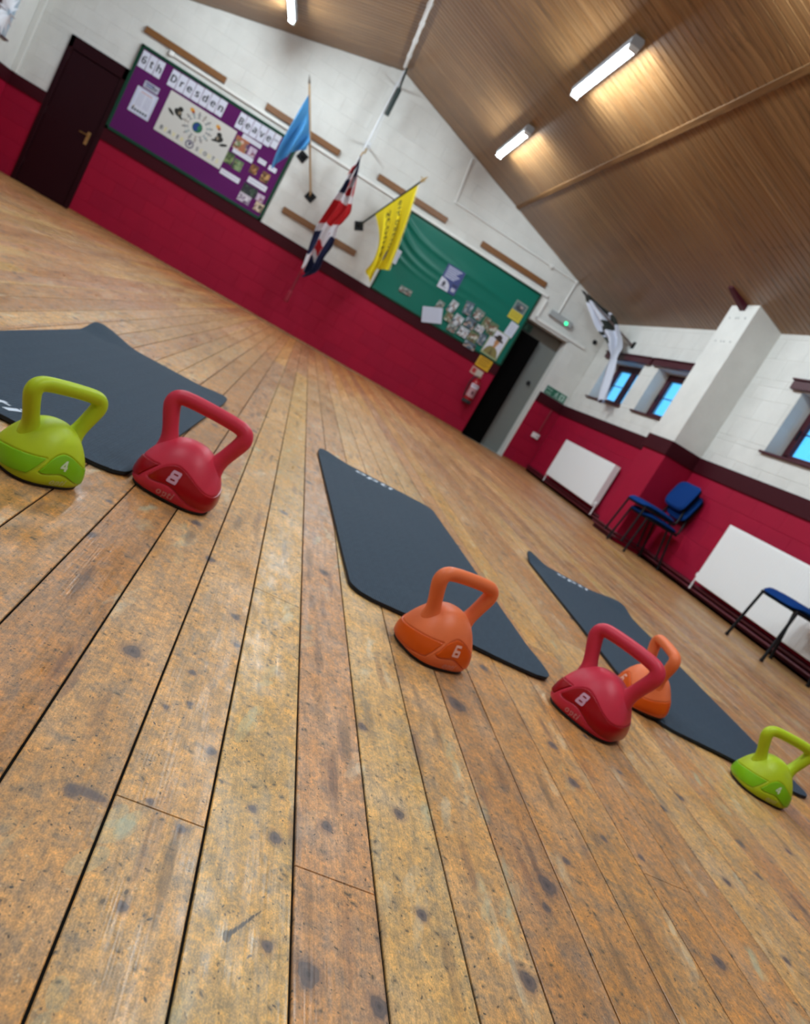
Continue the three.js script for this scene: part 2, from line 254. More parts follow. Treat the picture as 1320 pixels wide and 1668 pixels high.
// ================================================================== WALLS of painted blocks
function blockWall(name, s0, s1, top, holes, blockTo, turn, pos) {   // s runs along the wall, d into the room; blocks for s in [s0, blockTo], plain beyond
  const wall = struct(name); wall.position.set(...pos); wall.rotation.y = turn;
  const T = 0.12, CH = 0.0035, ys = new Set(); for (let y = 0; y < 4.3; y += 0.225) ys.add(+y.toFixed(4)); for (const h of holes) { ys.add(h[2]); ys.add(h[3]); }
  const Y = [...ys].sort((a, b) => a - b); const list = [];
  for (let r = 0; r < Y.length - 1; r++) {
    const y0 = Y[r], y1 = Y[r + 1]; if (y1 - y0 < 0.004) continue; const course = Math.floor((y0 + 0.001) / 0.225);
    let iv = [[s0, blockTo]];
    for (const h of holes) if (h[2] < y1 - 1e-4 && h[3] > y0 + 1e-4) iv = iv.flatMap(([a, b]) => h[1] <= a || h[0] >= b ? [[a, b]] : [[a, h[0]], [h[1], b]].filter(q => q[1] - q[0] > 0.004));
    for (const [a, b] of iv) {
      const cuts = [a]; for (let s = Math.floor(s0 / 0.45) * 0.45 + (course % 2) * 0.225; s < b; s += 0.45) if (s > a + 0.02 && s < b - 0.02) cuts.push(s); cuts.push(b);
      for (let i = 0; i < cuts.length - 1; i++) {
        let poly = [[cuts[i], y0], [cuts[i + 1], y0], [cuts[i + 1], y1], [cuts[i], y1]];
        if (top) for (const [ka, kb] of top) poly = clip(poly, ka, kb);
        if (poly.length > 2) list.push({ poly, y0 });
      }
    }
  }
  const rest = [];
  list.forEach((b, i) => {
    const red = b.y0 < SPLIT - 0.01, m = (red ? M.red : M.white)[Math.floor(NT[i * 7 + 3] * 3)], g = blockGeo(b.poly, CH, T);
    if (i < 298) part('block', g, m, wall); else rest.push(g);
  });
  if (rest.length) part('blockwork', mergeGeometries(rest), M.white[1], wall).userData.kind = 'stuff';
  // core behind the blocks, and the plain stretch the photograph does not reach
  const outline = (a, b, y0, y1) => { const P = []; if (top && y1 > 2.7) { P.push([a, y0], [b, y0]); const t = s => Math.min(...top.map(([k, c]) => k * s + c)); for (let i = 0; i <= 40; i++) { const s = lerp(b, a, i / 40); P.push([s, t(s)]); } } else P.push([a, y0], [b, y0], [b, y1], [a, y1]); return P; };
  const slab = (a, b, y0, y1, d0, d1) => {
    const sh = new THREE.Shape(outline(a, b, y0, y1).map(q => new THREE.Vector2(...q)));
    for (const h of holes) { const x0 = Math.max(a, h[0]), x1 = Math.min(b, h[1]), v0 = Math.max(y0, h[2]), v1 = Math.min(y1, h[3]); if (x1 - x0 < 0.01 || v1 - v0 < 0.01) continue; const e = h[2] <= y0 ? 0.0005 : 0; sh.holes.push(new THREE.Path([[x0, v0 + e], [x0, v1], [x1, v1], [x1, v0 + e]].map(q => new THREE.Vector2(...q)))); }
    const g = new THREE.ExtrudeGeometry(sh, { depth: d1 - d0, bevelEnabled: false }); g.translate(0, 0, d0); return g;
  };
  part('wall_core', slab(s0 - 0.3, s1 + 0.3, 0, 2.9, -0.30, -T), M.white[0], wall);
  if (blockTo < s1) { part('plain_dado', slab(blockTo, s1, 0, SPLIT, -T, 0), M.red[0], wall); part('plain_upper', slab(blockTo, s1, SPLIT, 2.9, -T, 0), M.white[0], wall); }
  return wall;
}
function clip(poly, k, c) {                                 // keep y <= k*s + c
  const out = [], f = p => k * p[0] + c - p[1];
  for (let i = 0; i < poly.length; i++) { const a = poly[i], b = poly[(i + 1) % poly.length], fa = f(a), fb = f(b); if (fa >= 0) out.push(a); if ((fa > 0 && fb < 0) || (fa < 0 && fb > 0)) { const t = fa / (fa - fb); out.push([lerp(a[0], b[0], t), lerp(a[1], b[1], t)]); } }
  return out;
}
function blockGeo(poly, ch, T) {
  const n = poly.length, cx = poly.reduce((s, p) => s + p[0], 0) / n, cy = poly.reduce((s, p) => s + p[1], 0) / n, P = [], U = [];
  const inn = poly.map(([x, y]) => [x - Math.sign(x - cx) * Math.min(ch, Math.abs(x - cx)), y - Math.sign(y - cy) * Math.min(ch, Math.abs(y - cy))]);
  const tri = (...v) => { for (const q of v) { P.push(...q); U.push(q[0], q[1]); } };
  for (let i = 1; i < n - 1; i++) tri([...inn[0], 0], [...inn[i], 0], [...inn[i + 1], 0]);
  for (let i = 0; i < n; i++) { const j = (i + 1) % n; for (const [A, B, da, db] of [[poly, inn, -ch, 0], [poly, poly, -T, -ch]]) tri([...A[i], da], [...A[j], da], [...B[j], db], [...A[i], da], [...B[j], db], [...B[i], db]); }
  const g = new THREE.BufferGeometry(); g.setAttribute('position', new THREE.Float32BufferAttribute(P, 3)); g.setAttribute('uv', new THREE.Float32BufferAttribute(U, 2)); g.computeVertexNormals(); return g;
}
const DOOR = [-4.3965, -3.577, 0, 2.08], WAY = [3.077, 3.879, 0, 2.15];
const gable = [[-SL, HR + SL * XM], [SL, HR - SL * XM]];
blockWall('wall_back', XL, XR, gable, [DOOR, WAY], XR, 0, [0, 0, ZB]);
const WY0 = 1.515, WY1 = 2.17, WINS = [[-11.52, -10.24], [-9.78, -8.5], [-6.68, -5.4], [-4.95, -3.67], [-1.9, -0.62]];
blockWall('wall_right', ZB, ZF, null, WINS.map(w => [w[0], w[1], WY0, WY1]), -3.9, -Math.PI / 2, [XR, 0, 0]);
const WINL = [[-11.66, -10.4], [-9.9, -8.64], [-6.68, -5.4], [-4.95, -3.67], [-1.9, -0.62]];
blockWall('wall_left', -ZF, -ZB, null, WINL.map(w => [-w[1], -w[0], WY0, WY1]), -ZF, Math.PI / 2, [XL, 0, 0]);   // s = -z here
{ const w = struct('wall_front'); part('dado', box(XR - XL + 0.6, SPLIT, 0.25, (XR + XL) / 2, SPLIT / 2, ZF + 0.125), M.red[0], w);
  const sh = new THREE.Shape([[XL - 0.3, SPLIT], [XR + 0.3, SPLIT], [XR + 0.3, ceilY(XR + 0.3)], [XM, HR], [XL - 0.3, ceilY(XL - 0.3)]].map(q => new THREE.Vector2(...q))); const g = new THREE.ExtrudeGeometry(sh, { depth: 0.25, bevelEnabled: false }); g.translate(0, 0, ZF); part('upper', g, M.white[0], w); }
// left wall red dado: skin in front of the plain left wall is already split at SPLIT

// pier on the right wall
const PX = 4.0, PZ0 = -8.145, PZ1 = -7.59;
{ const w = struct('wall_pier'); const W = XR - PX - 0.002, cx = PX + W / 2, cz = (PZ0 + PZ1) / 2, D = PZ1 - PZ0;
  part('dado', box(W, SPLIT, D, cx, SPLIT / 2, cz, 0.006), M.red[1], w);
  const sh = new THREE.Shape([[PX, SPLIT], [XR - 0.002, SPLIT], [XR - 0.002, ceilY(XR) + 0.02], [PX, ceilY(PX) + 0.02]].map(q => new THREE.Vector2(...q))); const g = new THREE.ExtrudeGeometry(sh, { depth: D - 0.012, bevelEnabled: true, bevelSize: 0.005, bevelThickness: 0.006, bevelSegments: 2 }); g.translate(0, 0, PZ0 + 0.006); part('upper', g, M.white[0], w);
  const dots = []; for (const [y, dz] of [[2.72, -0.16], [2.72, -0.03], [2.72, 0.02], [2.72, 0.15], [2.44, -0.16], [2.44, -0.04], [2.44, 0.02], [2.44, 0.15]]) { const c = new THREE.CylinderGeometry(0.011, 0.011, 0.006, 10); c.rotateZ(Math.PI / 2); c.translate(PX - 0.006, y, cz + dz); dots.push(c); }
  each('filled_bolt_hole', dots, M.greyPlastic, w);
}

// dado band, wood beads and skirting
function rail(name, list, m) { const o = struct(name); for (const g of list) part('rail', g, m, o); return o; }
const bandBox = (w, d, x, z) => box(w, BAND1 - BAND0, d, x, (BAND0 + BAND1) / 2, z, 0.005);
rail('trim_1', [bandBox(DOOR[0] - XL, 0.022, (DOOR[0] + XL) / 2, ZB + 0.011), bandBox(WAY[0] - DOOR[1], 0.022, (WAY[0] + DOOR[1]) / 2, ZB + 0.011), bandBox(XR - WAY[1], 0.022, (XR + WAY[1]) / 2, ZB + 0.011)], M.maroon);
rail('trim_2', [bandBox(0.022, PZ0 - ZB, XR - 0.011, (PZ0 + ZB) / 2), bandBox(0.022, ZF - PZ1, XR - 0.011, (ZF + PZ1) / 2), bandBox(0.022, PZ1 - PZ0 + 0.044, PX - 0.011, (PZ0 + PZ1) / 2), bandBox(XR - PX, 0.022, (XR + PX) / 2, PZ1 + 0.011), bandBox(XR - PX, 0.022, (XR + PX) / 2, PZ0 - 0.011)], M.maroon);
rail('trim_3', [bandBox(0.022, ZF - ZB, XL + 0.011, (ZF + ZB) / 2)], M.maroon);
const quad = (len, along) => { const s = new THREE.Shape(); s.moveTo(0, 0); s.lineTo(0.026, 0); s.quadraticCurveTo(0.026, 0.026, 0, 0.026); s.lineTo(0, 0); const g = new THREE.ExtrudeGeometry(s, { depth: len, bevelEnabled: false, curveSegments: 5 }); if (along === 'x') g.rotateY(Math.PI / 2); return g; };
{ const o = struct('baseboard_back'); for (const [a, b] of [[DOOR[1], WAY[0]], [WAY[1], XR]]) { const g = quad(b - a, 'z'); g.rotateY(-Math.PI / 2); g.translate(b, 0, ZB); part('bead', g, M.bead, o); }
  const r = struct('baseboard_right'); for (const [a, b] of [[ZB, PZ0], [PZ1, ZF]]) { const g = quad(b - a); g.scale(-1, 1, 1); g.translate(XR, 0, a); part('bead', g, M.bead, r); part('skirting', box(0.016, 0.1, b - a, XR - 0.008, 0.06, (a + b) / 2, 0.004), M.maroon, r); }
  part('skirting', box(0.016, 0.1, PZ1 - PZ0, PX - 0.008, 0.05, (PZ0 + PZ1) / 2, 0.004), M.maroon, r);
  const l = struct('baseboard_left'); const g = quad(ZF - ZB); g.translate(XL, 0, ZB); part('bead', g, M.maroon, l); }
{ const o = struct('trim_4'); part('corner_cover', box(0.075, 1.6, 0.05, XL + 0.038, BAND1 + 0.8, ZB + 0.026, 0.008), M.white[0], o); }   // boxing in the left corner

// ================================================================== CEILING of narrow boards
{
  const ceil = struct('ceiling'); const ang = Math.atan(SL), L = (XR - XM) / Math.cos(ang), LL = (XM - XL) / Math.cos(ang), W = 0.1, Z1 = -4.29, QS = 2.415 / Math.cos(ang);   // QS: slope distance of the cover strip from the ridge
  const boardGeo = (len, k) => {                             // face down, V-grooved long edges, u along the grain
    const ch = 0.008, t = 0.012, cs = [[-W / 2 + 0.002, t], [-W / 2 + 0.002, ch], [-W / 2 + ch, 0], [W / 2 - ch, 0], [W / 2 - 0.002, ch], [W / 2 - 0.002, t]], P = [], U = [], I = [];
    for (const s of [0, len]) for (const [z, y] of cs) { P.push(s, y, z); U.push(s / 2 + k * 0.173, (z + W / 2) / 0.8 + (k * 3 % 8) / 8); }
    for (let j = 0; j < 5; j++) I.push(j, j + 6, j + 1, j + 1, j + 6, j + 7);
    const g = geoFrom(P, I, U).toNonIndexed(); g.computeVertexNormals(); return g;
  };
  const sets = { up: [], low: [], left: [] }; for (let k = 0; k < 6; k++) { sets.up.push(boardGeo(QS, k)); sets.low.push(boardGeo(L - QS, k + 2)); sets.left.push(boardGeo(LL, k + 1)); }
  let n = 0; const put = (g, side, q, z) => { const m = part('plank', g, M.ceil[Math.floor(NT[5000 + n * 3] * 4)], ceil); m.rotation.z = side > 0 ? -ang : 0; if (side < 0) { m.rotation.set(0, Math.PI, -ang, 'YXZ'); } const c = Math.cos(ang), s = Math.sin(ang); m.position.set(XM + side * q * c, HR - q * s, z); n++; };
  for (let z = ZB + W / 2; z < Z1; z += W) { const k = Math.floor(NT[Math.round(n * 11) + 70] * 6); put(sets.up[k], 1, 0, z); put(sets.low[(k + 3) % 6], 1, QS, z); if (z < -7.9) put(sets.left[(k + 1) % 6], -1, 0, z); }
  const flat = (side, z0, z1) => { const len = side > 0 ? L : LL, g = grid(1, 1, (u, v) => [u * len, 0, lerp(z0, z1, v)], (u, v) => [u * len / 2, (lerp(z0, z1, v)) / 0.8]); const m = part('ceiling_area', g, M.ceil[0], ceil); if (side > 0) m.rotation.z = -ang; else { g.scale(-1, 1, 1); m.rotation.z = ang; } m.position.set(XM, HR, 0); };
  flat(1, Z1 + 0.05, ZF); flat(-1, -7.95, ZF);
  for (const side of [1, -1]) { const len = (side > 0 ? L : LL) + 0.35, g = box(len, 0.16, ZF - ZB + 0.7, side * len / 2, 0.0945, (ZF + ZB) / 2); const m = part('roof_slab', g, mat(lin(0.2, 0.15, 0.1), 0.9), ceil); m.rotation.z = -side * ang; m.position.set(XM, HR, 0); }
  const st = part('cover_strip', box(0.062, 0.011, Z1 + 6 - ZB, 0, -0.0055, (Z1 + 6 + ZB) / 2, 0.004), M.strip, ceil); st.rotation.z = -ang; st.position.set(XM + 2.415, HR - 2.415 * SL, 0);
}

// ================================================================== WINDOWS
function windowAt(n, side, z0, z1, seen) {
  const o = struct('window_' + n), x = side > 0 ? XR : XL, s = side, xf = x + s * 0.22, w = z1 - z0, zc = (z0 + z1) / 2, F = 0.05;
  const fr = []; for (const z of [z0 + F / 2, z1 - F / 2]) fr.push(box(0.07, WY1 - WY0, F, xf, (WY0 + WY1) / 2, z, 0.006)); for (const y of [WY0 + F / 2, WY1 - F / 2]) fr.push(box(0.07, F, w, xf, y, zc, 0.006));
  part('window_frame', fr, M.maroonFrame, o);
  const sash = []; const hi = z0 + w * 0.5; for (const [a, b] of [[z0 + F, hi - 0.02], [hi + 0.02, z1 - F]]) { for (const z of [a + 0.02, b - 0.02]) sash.push(box(0.05, WY1 - WY0 - 2 * F, 0.04, xf - s * 0.012, (WY0 + WY1) / 2, z, 0.005)); for (const y of [WY0 + F + 0.02, WY1 - F - 0.02]) sash.push(box(0.05, 0.04, b - a, xf - s * 0.012, y, (a + b) / 2, 0.005)); }
  part('sash', sash, M.maroonFrame, o); part('mullion', box(0.075, WY1 - WY0, 0.045, xf, (WY0 + WY1) / 2, hi, 0.006), M.maroonFrame, o);
  part('glazing_bar', [box(0.03, 0.010, w - 2 * F - 0.08, xf, lerp(WY0, WY1, 0.5), zc, 0.003)], M.maroonFrame, o);
  for (const [a, b] of [[z0 + F + 0.03, hi - 0.05], [hi + 0.05, z1 - F - 0.03]]) part('pane', box(0.004, WY1 - WY0 - 2 * F - 0.05, b - a, xf, (WY0 + WY1) / 2, (a + b) / 2), M.pane, o);
  part('sill', box(0.27, 0.024, w + 0.05, x + s * 0.095, WY0 - 0.002, zc, 0.006), M.maroonFrame, o);
  part('lintel', [box(0.05, 0.085, w + 0.37, x - s * 0.027, WY1 + 0.048, zc + 0.03, 0.004), box(0.07, 0.018, w + 0.39, x - s * 0.037, WY1 + 0.1, zc + 0.03, 0.004)], M.maroonFrame, o);
  const hd = box(0.02, 0.10, 0.016, xf - s * 0.05, lerp(WY0, WY1, 0.45), z0 + F + 0.02, 0.005); part('handle', hd, M.black, o);
}
WINS.forEach((w, i) => windowAt(i + 1, 1, ...w)); WINL.forEach((w, i) => windowAt(i + 6, -1, ...w));

// ================================================================== DOORS
{ const d = struct('door_1'), w = DOOR[1] - DOOR[0], cx = (DOOR[0] + DOOR[1]) / 2, fw = 0.065;
  part('door_frame', [box(fw, DOOR[3], 0.14, DOOR[0] + fw / 2, DOOR[3] / 2, ZB - 0.05, 0.006), box(fw, DOOR[3], 0.14, DOOR[1] - fw / 2, DOOR[3] / 2, ZB - 0.05, 0.006), box(w, 0.16, 0.14, cx, DOOR[3] - 0.08, ZB - 0.05, 0.006)], M.maroonDoor, d);
  part('door_leaf', box(w - 2 * fw - 0.008, DOOR[3] - 0.175, 0.045, cx, (DOOR[3] - 0.165) / 2 + 0.002, ZB - 0.022, 0.004), M.maroonDoor, d);
  const hx = DOOR[1] - fw - 0.08; const hd = part('handle', [box(0.045, 0.18, 0.008, hx, 0.99, ZB + 0.005, 0.003), bar(V(hx, 1.03, ZB + 0.005), V(hx, 1.03, ZB + 0.055), 0.009), bar(V(hx + 0.006, 1.03, ZB + 0.05), V(hx - 0.11, 1.025, ZB + 0.052), 0.009)], M.brass, d);
  part('store_room', [box(1.5, 2.5, 0.04, cx, 1.2, ZB - 0.9), box(0.04, 2.5, 0.62, DOOR[0] - 0.3, 1.2, ZB - 0.6), box(0.04, 2.5, 0.62, DOOR[1] + 0.3, 1.2, ZB - 0.6), box(1.5, 0.04, 0.62, cx, 2.4, ZB - 0.6), box(1.5, 0.04, 0.62, cx, -0.06, ZB - 0.6)], M.darkDoor, d);
  each('hinge', [0.25, 1.0, 1.75].map(y => bar(V(DOOR[0] + fw + 0.002, y, ZB + 0.004), V(DOOR[0] + fw + 0.002, y + 0.09, ZB + 0.004), 0.008)), M.maroonDoor, d);
}
{ const d = struct('door_2'), x0 = WAY[0], x1 = WAY[1], zi = ZB - 0.27;
  part('lining', [box(0.02, WAY[3], 0.30, x1 - 0.01, WAY[3] / 2, ZB - 0.152), box(x1 - x0, 0.02, 0.30, (x0 + x1) / 2, WAY[3] - 0.01, ZB - 0.152)], M.white[0], d);
  part('overpanel', box(x1 - x0 - 0.02, 0.2, 0.04, (x0 + x1) / 2 - 0.01, 2.035, zi, 0.004), M.lobby, d);
  part('dark_leaf', box(0.41, 1.93, 0.05, x0 + 0.205, 0.967, zi + 0.09, 0.004), M.darkDoor, d);
  const g = part('grey_leaf', box(0.39, 1.93, 0.045, x1 - 0.02 - 0.195, 0.967, zi, 0.004), M.greyDoor, d);
  const kn = new THREE.SphereGeometry(0.036, 14, 10); kn.scale(1, 1, 0.6); kn.translate(3.695, 1.27, zi + 0.062); part('knob', [kn, bar(V(3.695, 1.27, zi + 0.02), V(3.695, 1.27, zi + 0.06), 0.014)], M.black, d);
  part('lobby_wall', [box(1.4, 2.6, 0.05, (x0 + x1) / 2, 1.2, zi - 0.35), box(0.05, 2.6, 0.3, x0 - 0.3, 1.2, zi - 0.2), box(0.05, 2.6, 0.3, x1 + 0.3, 1.2, zi - 0.2), box(1.4, 0.05, 0.3, (x0 + x1) / 2, 2.4, zi - 0.2), box(1.4, 0.05, 0.62, (x0 + x1) / 2, -0.06, zi - 0.05)], M.darkDoor, d);
}

// ================================================================== LAMPS
{
  const spots = [[1, -7.12, 'bright batten lamp on the right slope, the larger and nearer of its two in view'], [1, -10.16, 'bright batten lamp on the right slope, the smaller one nearer the back wall'], [-1, -10.62, 'bright batten lamp cut by the top edge, on the left slope']];
  for (const [z, w] of [[-4.0, 'above the mats'], [-0.9, 'above the camera']]) for (const s of [1, -1]) spots.push([s, z, `batten lamp ${w}, outside the picture, on the ${s > 0 ? 'right' : 'left'} slope`]); spots.push([-1, -7.12, 'second batten lamp from the end wall on the left slope, outside the picture']);
  const side = [];
  let proto; const mk = () => {
    const t = new THREE.Group(); const Lg = 1.42;
    const sh = new THREE.Shape(); sh.moveTo(-0.046, 0); sh.lineTo(0.046, 0); sh.lineTo(0.052, 0.045); sh.lineTo(0.04, 0.07); sh.lineTo(-0.04, 0.07); sh.lineTo(-0.052, 0.045); sh.closePath();
    const b = new THREE.ExtrudeGeometry(sh, { depth: Lg, bevelEnabled: true, bevelSize: 0.003, bevelThickness: 0.004, bevelSegments: 1 }); b.translate(0, 0, -Lg / 2); part('housing', b, M.lightBody, t);
    const s2 = new THREE.Shape(); s2.moveTo(-0.034, 0); s2.bezierCurveTo(-0.038, -0.05, 0.038, -0.05, 0.034, 0); s2.closePath(); const dg = new THREE.ExtrudeGeometry(s2, { depth: Lg - 0.08, bevelEnabled: false, curveSegments: 12 }); dg.translate(0, 0, -Lg / 2 + 0.04); part('diffuser', dg, M.diffuser, t);
    part('end_cap', [box(0.086, 0.046, 0.036, 0, -0.02, Lg / 2 - 0.02, 0.01)], M.plastic, t); part('end_cap', [box(0.086, 0.046, 0.036, 0, -0.02, -Lg / 2 + 0.02, 0.01)], M.plastic, t);
    each('mounting_block', [box(0.05, 0.06, 0.12, 0, 0.1, -0.45), box(0.05, 0.06, 0.12, 0, 0.1, 0.45)], M.lightBody, t);
    for (const k of [-1, 1]) { const r = new THREE.RectAreaLight(LAMP.color, LAMP.rect, 0.05, 1.32), d = V(k * Math.sin(1.05), -Math.cos(1.05), 0), y = V(0, 0, 1), z = d.clone().negate(); r.quaternion.setFromRotationMatrix(new THREE.Matrix4().makeBasis(y.clone().cross(z), y, z)); r.position.set(k * 0.036, -0.034, 0); r.name = 'lamp_light'; t.add(r); }
    return t;
  };
  const base = mk(); let first = true;
  for (const [s, z, label] of spots) {
    const t = first ? base : base.clone(); first = false; t.name = numbered('batten_lamp'); scene.add(t); const x = s > 0 ? 1.265 : -1.86; t.position.set(x, ceilY(x) - 0.105, z);
    tag(t, label, 'lamp', 'ceiling batten lamps');
  }
}

// ================================================================== RADIATORS
function radiator(label, z0, z1, y0, y1) {
  const t = thing('radiator', label, 'radiator', [XR, 0, (z0 + z1) / 2], 0), w = z1 - z0, xf = -0.115, h = y1 - y0, pitch = 0.04, n = Math.round(w / pitch);
  const prof = []; const N = n * 6; for (let i = 0; i <= N; i++) { const u = i / N, ph = (u * n) % 1, q = Math.min(u * w, (1 - u) * w) < 0.03 ? 0 : (ph > 0.72 ? -0.0028 * Math.sin((ph - 0.72) / 0.28 * Math.PI) : 0); prof.push([lerp(-w / 2, w / 2, u), q]); }
  const P = [], I = [], ys = [[0, -0.006, 0], [0.004, 0, 0], [0.05, 0, 1], [h - 0.06, 0, 1], [h - 0.025, 0, 0], [h - 0.004, 0, 0], [h, -0.006, 0]];
  for (const [y, dx, k] of ys) for (const [z, q] of prof) P.push(xf - dx - q * k, y0 + y, z);
  for (let j = 0; j < ys.length - 1; j++) for (let i = 0; i < N; i++) { const a = j * (N + 1) + i, b = a + N + 1; I.push(a, b, a + 1, a + 1, b, b + 1); }
  part('front_panel', geoFrom(P, I), M.radiator, t);
  part('back_panel', box(0.012, h - 0.02, w - 0.02, -0.045, (y0 + y1) / 2, 0, 0.004), M.radiator, t);
  for (const s of [-1, 1]) part('end_panel', box(0.085, h, 0.004, -0.073, (y0 + y1) / 2, s * (w / 2 - 0.002), 0.0015), M.radiator, t);
  const gr = []; for (let i = 0; i < w / 0.025 - 1; i++) gr.push(box(0.07, 0.006, 0.005, -0.075, y1 - 0.004, -w / 2 + 0.02 + i * 0.025)); gr.push(box(0.006, 0.008, w - 0.01, -0.11, y1 - 0.004, 0), box(0.006, 0.008, w - 0.01, -0.04, y1 - 0.004, 0)); part('top_grille', gr, M.radiator, t);
  for (const z of [-w / 2, w / 2]) part('valve', [bar(V(-0.075, y0 + 0.05, z), V(-0.075, y0 + 0.05, z + Math.sign(z) * 0.045), 0.011), bar(V(-0.075, y0 + 0.07, z + Math.sign(z) * 0.045), V(-0.075, 0.05, z + Math.sign(z) * 0.045), 0.009), box(0.03, 0.04, 0.03, -0.075, y0 + 0.055, z + Math.sign(z) * 0.045, 0.006)], M.radiator, t);
  each('wall_bracket', [-1, 1].map(s => box(0.038, h * 0.8, 0.03, -0.021, (y0 + y1) / 2, s * w * 0.33)), M.steel, t);
  return t;
}
radiator('white panel radiator on the red wall between the far corner and the pier', -11.03, -9.08, 0.16, 0.762);
radiator('long white panel radiator behind the single blue chair, cut by the right edge', -6.30, -4.15, 0.148, 0.757);
{ const pts = (y, x) => [V(x, y, ZB + 0.05), V(x, y, PZ0 - 0.1), V(x, y, PZ0 - 0.05), V(PX - 0.03, y, PZ0 - 0.05), V(PX - 0.03, y, PZ1 + 0.05), V(x, y, PZ1 + 0.05), V(x, y, PZ1 + 0.1), V(x, y, ZF - 0.1)];
  const path = (y, x) => { const c = new THREE.CurvePath(); const p = pts(y, x); for (let i = 0; i < p.length - 1; i++) c.add(new THREE.LineCurve3(p[i], p[i + 1])); return new THREE.TubeGeometry(c, 260, 0.011, 8); };
  const pm = mat(lin(0.10, 0.008, 0.018), 0.4);
  single('heating_pipe', path(0.055, XR - 0.045), pm, 'lower maroon heating pipe along the foot of the window wall', 'pipe', 'heating pipes'); single('heating_pipe', path(0.095, XR - 0.045), pm, 'upper maroon heating pipe along the foot of the window wall', 'pipe', 'heating pipes');
}
// steel knee over the pier
{ const s = new THREE.Shape([[4.03, 2.79], [4.03, ceilY(4.03) + 0.03], [3.72, ceilY(3.72) + 0.03], [3.74, ceilY(3.74) - 0.012]].map(q => new THREE.Vector2(...q))); const g = new THREE.ExtrudeGeometry(s, { depth: 0.10, bevelEnabled: true, bevelSize: 0.003, bevelThickness: 0.003, bevelSegments: 1 }); g.translate(0, 0, -7.92);
  single('steel_knee', g, M.maroonFrame, 'maroon steel roof knee let into the top of the white pier', 'bracket'); }

// ================================================================== PRINTED PAPER: one sheet holds every print
const AT = 2048, cells = {}; let ax = 4, ay = 4, ah = 0; const atlasC = document.createElement('canvas'); atlasC.width = atlasC.height = AT; const AG = atlasC.getContext('2d'); AG.fillStyle = '#eef0f6'; AG.fillRect(0, 0, AT, AT);
function print(key, w, h, draw) {
  if (ax + w + 4 > AT) { ax = 4; ay += ah + 4; ah = 0; } AG.save(); AG.beginPath(); AG.rect(ax, ay, w, h); AG.clip(); AG.translate(ax, ay); draw(AG, w, h); AG.restore();
  cells[key] = [ax / AT, 1 - (ay + h) / AT, (ax + w) / AT, 1 - ay / AT]; ax += w + 4; ah = Math.max(ah, h);
}
const font = (g, px, f = 'sans-serif', wt = '') => { g.font = `${wt} ${px}px ${f}`; g.textAlign = 'center'; g.textBaseline = 'middle'; };
for (const ch of ['6', 't', 'h', 'D', 'r', 'e', 's', 'd', 'n', 'B', 'a', 'v']) print('L' + ch, 84, 180, (g, w, h) => { g.fillStyle = '#dfe2f2'; g.fillRect(0, 0, w, h); g.fillStyle = '#23262c'; font(g, 112, 'sans-serif', 'bold'); g.fillText(ch, w / 2, h * 0.5); });
print('strip', 200, 48, (g, w, h) => { g.fillStyle = '#e4e6f2'; g.fillRect(0, 0, w, h); g.fillStyle = '#9a9db0'; for (let i = 0; i < 9; i++) g.fillRect(16 + i * 19, 20, 13, 7); });
print('heading', 200, 80, (g, w, h) => { g.fillStyle = '#b9bcd0'; g.fillRect(0, 0, w, h); g.fillStyle = '#3c4470'; g.fillRect(14, 14, 120, 12); g.fillStyle = '#5568a8'; g.fillRect(30, 34, 80, 12); g.fillStyle = '#444'; g.fillRect(110, 30, 70, 14); g.fillRect(20, 56, 150, 8); });
print('notice', 220, 280, (g, w, h) => { g.fillStyle = '#dfe4f4'; g.fillRect(0, 0, w, h); g.strokeStyle = '#a9b4e0'; g.lineWidth = 6; g.strokeRect(14, 14, w - 28, h - 28); g.fillStyle = '#c98a86'; g.fillRect(50, 34, 120, 9); g.fillStyle = '#b3b7d0'; for (let i = 0; i < 9; i++) { g.fillRect(34, 56 + i * 16, 66, 6); g.fillRect(116, 56 + i * 16, 66, 6); } g.fillStyle = '#2a3a4a'; for (let i = 0; i < 6; i++) { g.beginPath(); g.ellipse(38 + i * 28, 238, 11, 15, 0, 0, 7); g.fill(); } g.fillStyle = '#7a5a30'; g.beginPath(); g.ellipse(40, 214, 9, 9, 0, 0, 7); g.fill(); });
